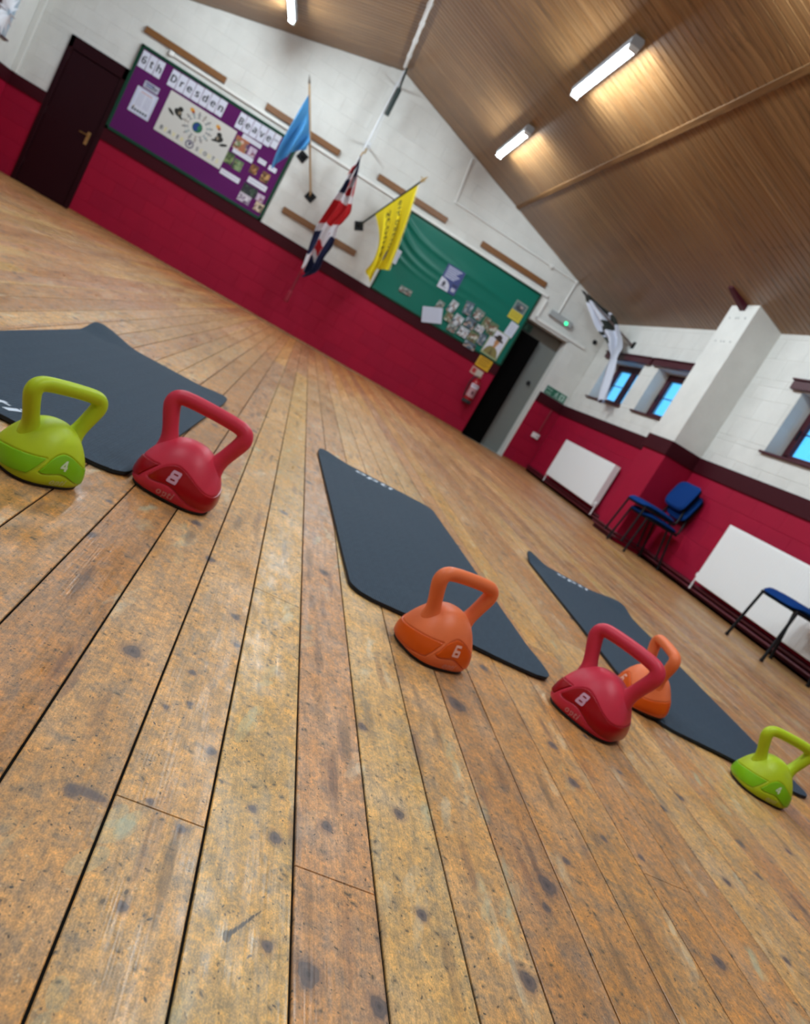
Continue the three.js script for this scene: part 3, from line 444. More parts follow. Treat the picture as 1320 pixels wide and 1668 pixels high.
print('poster', 560, 330, (g, w, h) => {
  g.fillStyle = '#d8d8d2'; g.fillRect(0, 0, w, h);
  const cx = 282, cy = 140; g.fillStyle = '#1c6a48'; g.beginPath(); g.arc(cx, cy, 40, 0, 7); g.fill(); g.fillStyle = '#123a86'; g.beginPath(); g.ellipse(cx - 8, cy, 24, 32, 0.3, 0, 7); g.fill(); g.fillStyle = '#1f7a50'; g.beginPath(); g.ellipse(cx + 14, cy - 6, 12, 18, 0.5, 0, 7); g.fill();
  for (let i = 0; i < 14; i++) { const a = i / 14 * 6.283; g.save(); g.translate(cx + Math.cos(a) * 92, cy + Math.sin(a) * 86); g.rotate(a + 1.57); g.strokeStyle = ['#56606c', '#6c8894', '#5a5a66', '#8c7c70'][i % 4]; g.lineWidth = 5; g.beginPath(); g.moveTo(0, -18); g.lineTo(0, 6); g.lineTo(-8, 22); g.moveTo(0, 6); g.lineTo(8, 22); g.moveTo(-14, -6); g.lineTo(14, -6); g.stroke(); g.beginPath(); g.arc(0, -22, 6, 0, 7); g.fillStyle = '#6a5a50'; g.fill(); g.restore(); }
  const animal = (x, y, f) => { g.save(); g.translate(x, y); g.scale(f, 1); g.fillStyle = '#15170f'; g.beginPath(); g.ellipse(0, 0, 34, 24, 0.5, 0, 7); g.fill(); g.beginPath(); g.ellipse(10, -32, 20, 18, 0, 0, 7); g.fill(); g.beginPath(); g.ellipse(-48, 22, 32, 11, 0.5, 0, 7); g.fill(); g.beginPath(); g.ellipse(28, 24, 24, 9, 0.3, 0, 7); g.fill(); g.fillStyle = '#9a8a72'; g.beginPath(); g.ellipse(12, -2, 10, 14, 0, 0, 7); g.fill(); g.restore(); };
  animal(110, 120, 1); animal(462, 130, -1);
  for (const [x, y] of [[198, 44], [420, 50]]) { g.fillStyle = '#e0a030'; g.beginPath(); g.ellipse(x, y, 20, 15, 0.4, 0, 7); g.fill(); g.fillStyle = '#b4301c'; g.beginPath(); g.ellipse(x + 12, y + 10, 11, 10, 0, 0, 7); g.fill(); g.fillStyle = '#3a1c10'; g.beginPath(); g.ellipse(x + 12, y + 14, 6, 5, 0, 0, 7); g.fill(); }
  font(g, 44, 'sans-serif', 'bold'); const word = (s, x0) => [...s].forEach((c, i) => { g.fillStyle = i % 2 ? '#e8e2a0' : '#8d97a0'; g.fillStyle = i % 2 ? '#e6df9a' : '#4a5058'; g.fillText(c, x0 + i * 34, 284); }); word('BEAVER', 46); word('SCOUTS', 348);
  g.strokeStyle = '#3a3560'; g.lineWidth = 9; g.beginPath(); g.arc(282, 284, 28, 0, 7); g.stroke(); g.fillStyle = '#3a3560'; for (const a of [-0.6, 0, 0.6]) { g.save(); g.translate(282, 286); g.rotate(a); g.beginPath(); g.ellipse(0, -6, 5, 16, 0, 0, 7); g.fill(); g.restore(); }
});
let ps = 31; const pr = () => { ps = (ps * 1664525 + 1013904223) >>> 0; return ps / 4294967296; };
function photo(key, w, h, pal) { print(key, w, h, (g) => { g.fillStyle = pal[0]; g.fillRect(0, 0, w, h); for (let i = 0; i < 26; i++) { g.fillStyle = pal[Math.floor(pr() * pal.length)]; g.globalAlpha = 0.75; g.beginPath(); g.ellipse(pr() * w, h * (0.25 + 0.75 * pr()), 5 + pr() * w * 0.12, 6 + pr() * h * 0.2, pr(), 0, 7); g.fill(); } g.globalAlpha = 1; }); }
photo('p1', 110, 110, ['#b06a48', '#5c7a44', '#d0b060', '#e0d8d0', '#3a4a80', '#a03a30']); photo('p2', 80, 110, ['#cbb8d0', '#7a3040', '#b08a9a', '#f0e8ec', '#604060']); photo('p3', 90, 90, ['#38502c', '#5c7a40', '#22301c', '#8a9a60']); photo('p4', 90, 90, ['#56724a', '#8ca070', '#303a26', '#9a8a5a']);
photo('p5', 80, 90, ['#6a4020', '#2a1c14', '#a06a30', '#c8a070']); photo('p6', 80, 90, ['#7a5028', '#a87a40', '#3a2414', '#d0a868']); photo('p7', 150, 90, ['#20282c', '#3a5a40', '#101418', '#607060']); photo('p8', 110, 110, ['#c8c0cc', '#6a5070', '#e8e4ea', '#40303c', '#9a8aa0']); photo('p9', 90, 90, ['#d8c4a8', '#6a4a3a', '#f0e0d0', '#2c2420']);
for (let i = 0; i < 8; i++) photo('q' + i, 100, 100, [['#b8c0c8', '#4a4440', '#8a6a5a', '#e4e8ec', '#5a6a7c'], ['#7c8a84', '#c8b8a8', '#3c3a3c', '#90584c', '#dfe4e8'], ['#586a78', '#a8b8c4', '#3a3434', '#c4a898'], ['#6a7a58', '#b0a890', '#3c4030', '#d8d8d0', '#804838']][i % 4]);
print('blank', 100, 120, (g, w, h) => { g.fillStyle = '#d5dcec'; g.fillRect(0, 0, w, h); g.fillStyle = '#b9c0d4'; for (let i = 0; i < 5; i++) g.fillRect(20, 24 + i * 16, 60, 4); });
print('letter', 200, 150, (g, w, h) => { g.fillStyle = '#ccd3e6'; g.fillRect(0, 0, w, h); g.fillStyle = '#bcc4d8'; for (let i = 0; i < 7; i++) g.fillRect(20, 20 + i * 16, 150, 4); });
print('navy', 200, 300, (g, w, h) => { g.fillStyle = '#3c4a86'; g.fillRect(0, 0, w, h); g.fillStyle = '#c8d0ea'; for (let i = 0; i < 6; i++) { g.fillRect(18, 18 + i * 24, 150 - (i % 3) * 18, 13); } g.fillStyle = '#d4daea'; g.beginPath(); g.moveTo(0, 168); g.quadraticCurveTo(130, 176, 120, 300); g.lineTo(0, 300); g.fill(); g.fillStyle = '#4a4c58'; g.beginPath(); g.ellipse(50, 232, 18, 32, 0, 0, 7); g.fill(); g.fillStyle = '#9aa2b4'; g.fillRect(20, 262, 70, 14); g.fillStyle = '#b8bcd0'; g.fillRect(140, 226, 44, 44); g.fillStyle = '#2a3262'; g.fillRect(132, 180, 60, 30); });
print('leaflet', 150, 190, (g, w, h) => { g.fillStyle = '#8a9a90'; g.fillRect(0, 0, w, h); g.fillStyle = '#5a6a70'; g.fillRect(14, 14, 122, 80); g.fillStyle = '#3c4448'; g.beginPath(); g.ellipse(70, 64, 38, 26, 0, 0, 7); g.fill(); g.fillStyle = '#a89a94'; g.beginPath(); g.ellipse(90, 44, 20, 14, 0, 0, 7); g.fill(); g.fillStyle = '#d2c23a'; g.fillRect(0, 100, w, 90); g.fillStyle = '#a8982c'; for (let i = 0; i < 3; i++) g.fillRect(16, 118 + i * 20, 110, 7); });
print('portrait', 210, 280, (g, w, h) => { g.fillStyle = '#9aa878'; g.fillRect(0, 0, w, h); g.fillStyle = '#dfe2ee'; g.fillRect(10, 8, w - 20, h - 26); g.fillStyle = '#8a8048'; g.beginPath(); g.moveTo(16, 262); g.quadraticCurveTo(30, 176, 96, 168); g.quadraticCurveTo(176, 170, 198, 262); g.fill(); g.fillStyle = '#6c6238'; g.beginPath(); g.moveTo(80, 262); g.lineTo(100, 180); g.lineTo(130, 262); g.fill(); g.fillStyle = '#c08a5c'; g.fillRect(92, 140, 34, 36); g.beginPath(); g.ellipse(110, 116, 27, 36, 0, 0, 7); g.fill(); g.fillStyle = '#34281e'; g.beginPath(); g.ellipse(110, 82, 66, 15, 0.12, 0, 7); g.fill(); g.beginPath(); g.ellipse(110, 62, 34, 28, 0, 0, 7); g.fill(); });
print('yellow', 150, 120, (g, w, h) => { g.fillStyle = '#d8a40c'; g.fillRect(0, 0, w, h); g.fillStyle = '#5a4608'; g.globalAlpha = 0.75; g.fillRect(26, 20, 98, 8); for (let i = 0; i < 4; i++) g.fillRect(16, 38 + i * 17, 118 - (i % 2) * 24, 6); g.globalAlpha = 1; });
print('idsign', 150, 70, (g, w, h) => { g.fillStyle = '#d8b8a8'; g.fillRect(0, 0, w, h); g.fillStyle = '#b83030'; g.fillRect(10, 10, 50, 48); g.fillStyle = '#c8c0b0'; g.fillRect(68, 12, 70, 44); });
print('exitsign', 300, 110, (g, w, h) => { g.fillStyle = '#1e6a52'; g.fillRect(0, 0, w, h); g.fillStyle = '#a8c8bc'; font(g, 44, 'sans-serif', 'bold'); g.fillText('Fire', 54, 34); g.fillText('exit', 54, 80); g.beginPath(); g.arc(168, 26, 11, 0, 7); g.fill(); g.lineWidth = 12; g.strokeStyle = '#a8c8bc'; g.beginPath(); g.moveTo(164, 38); g.lineTo(158, 68); g.lineTo(140, 96); g.moveTo(158, 68); g.lineTo(182, 80); g.lineTo(180, 100); g.moveTo(140, 52); g.lineTo(164, 42); g.lineTo(188, 58); g.stroke(); g.fillRect(210, 14, 70, 84); g.fillStyle = '#1e6a52'; g.beginPath(); g.moveTo(245, 28); g.lineTo(262, 54); g.lineTo(251, 54); g.lineTo(251, 86); g.lineTo(239, 86); g.lineTo(239, 54); g.lineTo(228, 54); g.fill(); });
print('smallexit', 120, 70, (g, w, h) => { g.fillStyle = '#0c3a28'; g.fillRect(0, 0, w, h); g.fillStyle = '#4a7a66'; g.beginPath(); g.arc(60, 16, 7, 0, 7); g.fill(); g.lineWidth = 8; g.strokeStyle = '#4a7a66'; g.beginPath(); g.moveTo(58, 24); g.lineTo(54, 44); g.lineTo(42, 60); g.moveTo(54, 44); g.lineTo(70, 50); g.lineTo(70, 62); g.moveTo(42, 34); g.lineTo(72, 36); g.stroke(); });
print('extlabel', 120, 120, (g, w, h) => { g.fillStyle = '#b88a90'; g.fillRect(0, 0, w, h); g.fillStyle = '#d8d4e4'; g.fillRect(0, 0, w, 34); g.fillStyle = '#6a3a44'; g.fillRect(16, 12, 80, 7); g.fillRect(50, 62, 34, 30); });
print('ring', 60, 60, (g, w, h) => { g.fillStyle = '#20b060'; g.fillRect(0, 0, w, h); });
const atlas = new THREE.CanvasTexture(atlasC); atlas.colorSpace = THREE.SRGBColorSpace; atlas.anisotropy = 8;
M.paper = mat(lin(0.82, 0.82, 0.82), 0.6, { map: atlas });
function paperGeo(key, w, h, t = 0.002, bow = 0) {          // a sheet with its own thickness; print on the front, bare elsewhere
  const nx = bow ? 6 : 1, g = new THREE.BoxGeometry(w, h, t, nx, 1, 1), uv = g.attributes.uv, p = g.attributes.position, nn = g.attributes.normal, c = cells[key], b = cells.blank;
  for (let i = 0; i < uv.count; i++) { if (nn.getZ(i) > 0.5) uv.setXY(i, lerp(c[0], c[2], p.getX(i) / w + 0.5), lerp(c[1], c[3], p.getY(i) / h + 0.5)); else uv.setXY(i, b[0] + 0.002, b[3] - 0.002); if (bow) p.setZ(i, p.getZ(i) + bow * (2 * p.getX(i) / w) ** 2); }
  return g;
}
function sheet(name, key, label, cat, x0, y0, x1, y1, z, rot = 0, group, t = 0.002, bow = 0) {
  const m = single(name, paperGeo(key, Math.abs(x1 - x0), Math.abs(y1 - y0), t, bow), M.paper, label, cat, group, [(x0 + x1) / 2, (y0 + y1) / 2, z]); m.rotation.z = rot; return m;
}

// ================================================================== NOTICE BOARDS
function noticeBoard(label, x0, x1, y0, y1, fill, fw) {
  const t = thing('notice_board', label, 'notice board', [(x0 + x1) / 2, y0, ZB]), w = x1 - x0, h = y1 - y0;
  const fr = [box(w, fw, 0.035, 0, fw / 2, 0.0185, 0.004), box(w, fw, 0.035, 0, h - fw / 2, 0.0185, 0.004), box(fw, h, 0.035, -w / 2 + fw / 2, h / 2, 0.0185, 0.004), box(fw, h, 0.035, w / 2 - fw / 2, h / 2, 0.0185, 0.004)];
  part('frame', fr, M.greenFrame, t); fill(t, w, h, fw); return t;
}
const B1Z = ZB + 0.027;
noticeBoard('purple notice board in a dark green frame beside the maroon door', -3.575, -1.19, 1.249, 2.465, (t, w, h, f) => part('purple_backing', box(w - 1.6 * f, h - 1.6 * f, 0.02, 0, h / 2, 0.014), M.purple, t), 0.042);
noticeBoard('green notice board with wrinkled lining between the yellow flag and the dark doorway', 0.66, 3.075, 1.249, 2.534, (t, w, h, f) => {
  const g = grid(120, 70, (u, v) => {
    const x = u * w, y = v * h, fold = (y0, k, sag, wd, a, dec) => { const yc = y0 - sag * (1 - Math.exp(-x / k)); return a * Math.exp(-(((y - yc) / wd) ** 2)) * Math.exp(-x / dec); };
    const env = smooth(0, 0.06, Math.min(u, 1 - u) * 3) * smooth(0, 0.08, Math.min(v, 1 - v) * 2);
    const z = env * (fold(1.16, 0.35, 0.24, 0.035, 0.030, 0.9) + fold(1.02, 0.3, 0.30, 0.04, 0.034, 0.8) + fold(0.86, 0.3, 0.26, 0.035, 0.028, 0.7) + fold(0.7, 0.3, 0.20, 0.03, 0.018, 0.5) + 0.010 * (noise(u * 5 + 3, v * 4 + 8) - 0.5) + 0.012 * Math.exp(-(((y - 0.98 + 0.12 * (x - 1.2)) / 0.05) ** 2)) * smooth(0.7, 1.2, x) * 0.6);
    return [x - w / 2, y, 0.020 + Math.max(-0.004, z)];
  }, (u, v) => [u, v]); part('green_lining', g, M.greenSheet, t);
  part('backing', box(w - f, h - f, 0.012, 0, h / 2, 0.007), M.greenFrame, t);
}, 0.026);
// letter cards
{ const word = (str, x0, x1, y, dy, word) => { const n = str.length, w = (x1 - x0) / n; [...str].forEach((c, i) => { const nth = [...str].slice(0, i).filter(q => q === c).length, twice = [...str].filter(q => q === c).length > 1;
    sheet('letter_card', 'L' + c, twice ? `white card with the ${nth ? 'second' : 'first'} letter ${c} of "${word}" on the purple board` : `white card with the ${/\d/.test(c) ? 'figure' : /[A-Z]/.test(c) ? 'capital letter' : 'small letter'} ${c} of "${word}" on the purple board`, 'card', x0 + i * w + 0.004, y - 0.112 + dy * i, x0 + (i + 1) * w - 0.004, y + 0.112 + dy * i, B1Z + 0.0015, rr(-0.015, 0.015), 'letter cards of the board heading', 0.002, 0.003); }); };
  word('6th', -3.525, -3.2, 2.292, 0, '6th'); word('Dresden', -3.095, -2.275, 2.29, 0.002, 'Dresden'); word('Beave', -2.075, -1.535, 2.296, 0.003, 'Beave'); }
sheet('card_strip', 'strip', 'narrow white card partly under the blue flag after the last letter card', 'card', -1.53, 2.22, -1.44, 2.44, B1Z, 0);
sheet('poster', 'poster', 'large white poster with a globe and yellow and grey capitals on the purple board', 'poster', -3.005, 1.572, -2.006, 2.148, B1Z + 0.001, 0, undefined, 0.003);
sheet('heading_slip', 'heading', 'grey printed slip above the white notice at the left of the purple board', 'notice', -3.35, 1.985, -3.14, 2.078, B1Z, 0.0);
sheet('notice_sheet', 'notice', 'white notice with a blue border at the left of the purple board', 'notice', -3.408, 1.615, -3.11, 1.965, B1Z, 0.0, undefined, 0.002, 0.004);
{ const S = [[-1.92, 2.115, -1.63, 2.175, 'white label strip under the letter cards B, e and a'], [-1.955, 1.88, -1.65, 1.945, 'white label strip under the orange photo beside the poster corner'], [-1.985, 1.535, -1.69, 1.61, 'lowest white label strip on the left, under the two green photos'], [-1.6, 1.635, -1.31, 1.715, 'white label strip above the dark photos at the bottom right corner of the purple board'], [-1.59, 1.945, -1.47, 2.01, 'short white label strip left of the blue flag tail'], [-1.42, 1.935, -1.3, 2.0, 'short white label strip right of the blue flag tail']];
  for (const s of S) sheet('label_strip', 'strip', s[4], 'label', s[0], s[1], s[2], s[3], B1Z, 0, 'label strips on the purple board');
  const Ph = [['p1', -1.985, 1.935, -1.79, 2.115, 'colourful orange and green photo beside the poster on the purple board'], ['p2', -1.765, 1.955, -1.655, 2.08, 'pale pink photo just right of the orange photo on the purple board'], ['p3', -2.02, 1.7, -1.89, 1.86, 'dark green photo, the left of the pair below the poster corner'], ['p4', -1.875, 1.685, -1.74, 1.83, 'light green photo, the right of the pair below the poster corner'], ['p5', -1.64, 1.76, -1.53, 1.89, 'brown photo left of the blue flag tail tip'], ['p6', -1.46, 1.74, -1.34, 1.885, 'tan photo under the blue flag tail tip'], ['p7', -1.62, 1.47, -1.4, 1.61, 'dark green and black photo under the lowest right label strip'], ['p8', -1.62, 1.345, -1.44, 1.47, 'white and mauve photo at the bottom edge of the purple board'], ['p9', -1.36, 1.345, -1.22, 1.47, 'cream and black photo in the bottom right corner of the purple board'], ['p2', -1.39, 1.48, -1.28, 1.58, 'small pale lilac photo right of the dark green and black photo']];
  for (const [k, x0, y0, x1, y1, l] of Ph) sheet('photo_print', k, l, 'photo', x0, y0, x1, y1, B1Z + 0.001, rr(-0.03, 0.03), 'photos on the purple board'); }
// papers on the green board
const B2Z = ZB + 0.036;
sheet('curled_paper', 'blank', 'small white paper hanging at the left of the green board behind the yellow flag', 'paper', 0.67, 1.735, 0.83, 1.95, B2Z + 0.02, 0.02, undefined, 0.002, 0.01);
sheet('leaflet_poster', 'navy', 'navy and white poster in the middle of the green board', 'poster', 1.54, 1.795, 1.85, 2.18, B2Z + 0.004, 0.02);
sheet('white_sheet', 'letter', 'blank white sheet pinned askew over the lower edge of the green board', 'paper', 1.54, 1.26, 1.86, 1.50, B2Z + 0.006, 0.42, undefined, 0.002, 0.004);
sheet('yellow_leaflet', 'leaflet', 'grey and yellow leaflet near the top right corner of the green board', 'leaflet', 2.76, 1.965, 2.98, 2.27, B2Z + 0.002, -0.03);
sheet('white_slip', 'blank', 'plain white slip between the yellow leaflet and the portrait', 'paper', 2.85, 1.71, 3.0, 1.945, B2Z + 0.001, -0.06);
sheet('portrait_poster', 'portrait', 'portrait of a figure in khaki and a wide dark hat on the green board', 'poster', 2.665, 1.285, 2.965, 1.72, B2Z + 0.004, -0.03, undefined, 0.003);
{ const Q = [['q1', 1.06, 1.44, 1.26, 1.53, 'small red and white photo alone at the lower left of the green board'], ['q1', 1.68, 1.5, 1.79, 1.64, 'small photo just above the askew white sheet'], ['q0', 1.86, 1.55, 1.98, 1.75, 'pale photo at the top left of the photo cluster'], ['q3', 1.88, 1.42, 2.0, 1.56, 'dark photo at the left end of the photo cluster'], ['q2', 2.08, 1.66, 2.22, 1.86, 'dark blue photo at the very top of the photo cluster'], ['q0', 2.02, 1.42, 2.17, 1.6, 'white and brown photo in the left half of the photo cluster'], ['q5', 2.26, 1.68, 2.42, 1.84, 'white and red photo right of the topmost cluster photo'], ['q6', 2.2, 1.5, 2.38, 1.66, 'grey striped photo in the middle of the photo cluster'], ['q4', 2.18, 1.33, 2.35, 1.48, 'pale photo at the bottom middle of the photo cluster'], ['q7', 2.36, 1.34, 2.52, 1.5, 'green and grey photo low in the photo cluster'], ['q2', 2.5, 1.37, 2.64, 1.55, 'blue grey photo at the lower right of the cluster beside the portrait'], ['q3', 2.45, 1.62, 2.57, 1.8, 'tall green photo at the upper right of the photo cluster'], ['q7', 2.58, 1.58, 2.72, 1.78, 'brown and green photo at the right end of the photo cluster'], ['q4', 2.40, 1.52, 2.54, 1.63, 'white photo under the tall green photo'], ['q1', 2.0, 1.31, 2.15, 1.43, 'brown photo at the bottom left of the photo cluster'], ['q6', 2.36, 1.23, 2.56, 1.34, 'lilac photo at the very bottom of the photo cluster']];
  Q.forEach(([k, x0, y0, x1, y1, l], i) => sheet('photo_print', k, l, 'photo', x0, y0, x1, y1, B2Z + 0.003 + (i % 5) * 0.0022, rr(-0.12, 0.12), 'photos on the green board')); }

// ================================================================== ON THE BACK WALL
{ const L = [[-3.615, -2.43, 2.646, 'wooden batten above the purple board'], [-1.815, -0.633, 2.662, 'wooden batten behind the blue flag'], [-0.985, 0.234, 1.568, 'lower wooden batten behind the foot of the big flag'], [0.003, 1.203, 2.69, 'wooden batten behind the yellow flag tip'], [1.83, 3.055, 2.69, 'wooden batten above the right half of the green board']];
  for (const [a, b, y, l] of L) single('wooden_batten', box(b - a, 0.088, 0.038, 0, 0, 0, 0.006), M.batten, l, 'batten', 'wooden battens on the end wall', [(a + b) / 2, y, ZB + 0.0195]); }
{ const t = thing('cable_trunking', 'white cable trunking running above both notice boards', 'trunking', [0, 2.559, ZB]);
  part('lid', [box(6.4, 0.04, 0.03, -0.02, 0, 0.0155, 0.006)], M.trunk, t); part('end_cap', box(0.06, 0.07, 0.045, -3.2, 0.0, 0.023, 0.012), M.trunk, t);
  const tt = thing('cable_trunking', 'short white trunking stepping down to the top of the dark doorway', 'trunking', [3.19, 2.2, ZB]); each('lid', [box(0.04, 0.33, 0.03, 0, 0.14, 0.0155, 0.005), box(0.98, 0.045, 0.03, 0.47, -0.01, 0.0155, 0.005)], M.trunk, tt); }
{ const t = thing('conduit', 'thin white conduit under the right roof slope with a joint box', 'conduit', [0, 0, ZB]); const r = 0.012, z = 0.014;
  each('pipe', [bar(V(1.093, 3.64, z), V(1.183, 2.985, z), r), bar(V(1.183, 2.985, z), V(3.47, 2.975, z), r), bar(V(3.47, 3.0, z), V(3.47, 2.44, z), r)], M.trunk, t); const c = new THREE.CylinderGeometry(0.032, 0.032, 0.036, 18); c.rotateX(Math.PI / 2); c.translate(2.977, 2.975, 0.02); each('joint_box', [c, box(0.05, 0.05, 0.036, 3.47, 2.985, 0.021, 0.008), box(0.04, 0.04, 0.026, 1.183, 2.985, 0.016, 0.01)], M.trunk, t); }
{ const t = thing('emergency_light', 'grey emergency light with a glowing green lamp above the dark doorway', 'light', [3.54, 2.375, ZB]); t.rotation.z = -0.03;
  part('housing', box(0.44, 0.10, 0.07, 0, 0, 0.036, 0.018), M.greyPlastic, t); const ring = new THREE.TorusGeometry(0.021, 0.007, 10, 24); ring.translate(0.11, -0.015, 0.074); part('green_lamp', ring, M.led, t); }
single('motion_sensor', (() => { const g = new THREE.SphereGeometry(0.038, 14, 10, 0, Math.PI * 2, 0, Math.PI / 2); g.rotateX(Math.PI / 2); return mergeAll([g, box(0.05, 0.07, 0.02, 0, 0, 0.006, 0.004)]); })(), M.black, 'small dark sensor on the white wall near the far right corner', 'sensor', undefined, [4.255, 2.36, ZB + 0.001]);
sheet('exit_sign', 'exitsign', 'green and white exit sign on the dado band right of the dark doorway', 'sign', 3.935, 1.255, 4.335, 1.395, ZB + 0.004, 0, undefined, 0.006);
sheet('door_sign', 'smallexit', 'small dark green exit sign over the dark door leaf', 'sign', 3.09, 1.955, 3.29, 2.085, ZB - 0.24, 0, undefined, 0.006);
sheet('warning_sign', 'yellow', 'yellow instruction sign above the fire extinguisher', 'sign', 2.69, 1.065, 2.935, 1.258, ZB + 0.028, -0.02, undefined, 0.004);
sheet('extinguisher_sign', 'idsign', 'small red and cream sign between the yellow sign and the extinguisher', 'sign', 2.685, 0.925, 2.89, 1.04, ZB + 0.004, -0.04, undefined, 0.004);
{ const t = thing('fire_extinguisher', 'red fire extinguisher hung on the red wall beside the dark doorway', 'fire extinguisher', [2.855, 0.47, ZB + 0.085]), R = 0.075, red = mat(lin(0.30, 0.006, 0.012), 0.25);
  part('cylinder', new THREE.LatheGeometry([[0.0, 0.055], [R, 0.055], [R, 0.34], [R * 0.92, 0.375], [R * 0.62, 0.405], [0.022, 0.415], [0.022, 0.44], [0, 0.44]].map(q => new THREE.Vector2(...q)), 28), red, t);
  part('base_ring', new THREE.LatheGeometry([[0, 0.0], [R * 0.98, 0.0], [R * 1.03, 0.01], [R * 1.03, 0.06], [0, 0.06]].map(q => new THREE.Vector2(...q)), 28), M.rubber, t);
  const lab = new THREE.CylinderGeometry(R + 0.001, R + 0.001, 0.22, 16, 1, true, -1.1, 2.2); const uv = lab.attributes.uv, c = cells.extlabel; for (let i = 0; i < uv.count; i++) uv.setXY(i, lerp(c[0], c[2], uv.getX(i)), lerp(c[1], c[3], uv.getY(i))); lab.translate(0, 0.22, 0); part('label', lab, M.paper, t);
  part('valve', [box(0.03, 0.03, 0.03, 0, 0.45, 0, 0.006), bar(V(0, 0.46, 0), V(0, 0.46, 0.03), 0.012)], M.brass, t); each('handle', [box(0.02, 0.008, 0.11, 0, 0.485, 0.035, 0.003), box(0.02, 0.008, 0.10, 0, 0.458, 0.045, 0.003)], M.steel, t);
  part('hose', tubeAlong([V(-0.015, 0.45, 0), V(-0.07, 0.44, 0.01), V(-0.105, 0.36, 0.015), V(-0.105, 0.22, 0.02), V(-0.085, 0.08, 0.02)], 0.011, 30, 8), M.rubber, t); part('wall_hook', box(0.03, 0.06, 0.09, 0, 0.43, -0.045), M.steel, t); }
{ const t = thing('wall_socket', 'small white switched socket with a conduit above it, right of the doorway', 'socket', [4.20, 0.58, ZB]); part('plate', box(0.13, 0.09, 0.035, 0, 0, 0.018, 0.008), M.plastic, t); part('conduit', bar(V(0.02, 0.04, 0.012), V(0.02, 0.5, 0.012), 0.009), mat(lin(0.22, 0.02, 0.03), 0.5), t); part('switch', box(0.03, 0.03, 0.008, 0.03, 0, 0.038, 0.002), M.greyPlastic, t); }

// ================================================================== FLAGS
const unionTex = canvasTex(1024, 512, (g, w, h) => { g.fillStyle = '#141c46'; g.fillRect(0, 0, w, h); const ln = (x0, y0, x1, y1, lw, c) => { g.strokeStyle = c; g.lineWidth = lw; g.beginPath(); g.moveTo(x0, y0); g.lineTo(x1, y1); g.stroke(); }; ln(0, 0, w, h, 104, '#e8e6ec'); ln(0, h, w, 0, 104, '#e8e6ec'); ln(0, 12, w, h + 12, 36, '#b8141e'); ln(0, h + 12, w, 12, 36, '#b8141e'); g.fillStyle = '#e8e6ec'; g.fillRect(w / 2 - 85, 0, 170, h); g.fillRect(0, h / 2 - 85, w, 170); g.fillStyle = '#c0121c'; g.fillRect(w / 2 - 52, 0, 104, h); g.fillRect(0, h / 2 - 52, w, 104); }, true, false);
const yellowTex = canvasTex(512, 512, (g, w, h) => { g.fillStyle = '#dcc80c'; g.fillRect(0, 0, w, h); g.fillStyle = '#23261a'; g.save(); g.translate(w * 0.40, h * 0.46); g.rotate(Math.PI / 2); font(g, 66, 'sans-serif', 'bold'); g.fillText('6th DRESDEN', 0, 0); g.restore(); g.save(); g.translate(w * 0.68, h * 0.40); g.rotate(Math.PI / 2); font(g, 84, 'sans-serif', 'bold'); g.fillText('SCOUTS', 0, 0); g.restore(); g.fillStyle = '#6a6468'; g.beginPath(); g.ellipse(w * 0.4, h * 0.80, 28, 34, 0, 0, 7); g.fill(); }, true, false);
const paleTex = canvasTex(256, 1024, (g, w, h) => { g.fillStyle = '#c4c8d2'; g.fillRect(0, 0, w, h); g.fillStyle = '#20241e'; g.fillRect(0, 0, w, 60); g.fillRect(w * 0.75, 60, w * 0.25, 150); g.fillRect(0, 280, w, 34); g.fillRect(w * 0.4, 230, w * 0.6, 60); g.fillStyle = '#3a3f34'; g.fillRect(0, 330, w * 0.2, 60); g.fillStyle = '#5a3a40'; g.fillRect(w * 0.46, 620, w * 0.08, 404); g.fillStyle = '#9a8c98'; g.fillRect(w * 0.2, 620, w * 0.05, 404); }, true, false);
const cloth = (color, map, extra = {}) => new THREE.MeshPhysicalMaterial({ color, map: map || null, roughness: 0.85, sheen: 0.3, sheenRoughness: 0.5, sheenColor: lin(0.2, 0.2, 0.2), side: THREE.DoubleSide, bumpMap: fabricBump, bumpScale: 0.0004, ...extra });
const q3 = (A, B, C, v) => A.clone().multiplyScalar((1 - v) * (1 - 2 * v)).add(B.clone().multiplyScalar(4 * v * (1 - v))).add(C.clone().multiplyScalar(v * (2 * v - 1)));
const along = (list, u) => { const n = list.length - 1, t = clamp(u) * n, i = Math.min(n - 1, Math.floor(t)); return list[i].clone().lerp(list[i + 1], t - i); };
function plate(t, x, y, rot, size = 0.13) { const g = box(size, size, 0.012, 0, 0, 0.007, 0.003); const sk = new THREE.CylinderGeometry(0.02, 0.028, 0.07, 12); sk.rotateX(Math.PI / 2 - 0.5); sk.translate(0, 0.015, 0.03); const m = part('wall_plate', [g, sk], M.black, t); m.rotation.z = rot; m.position.set(x, y, 0); return m; }
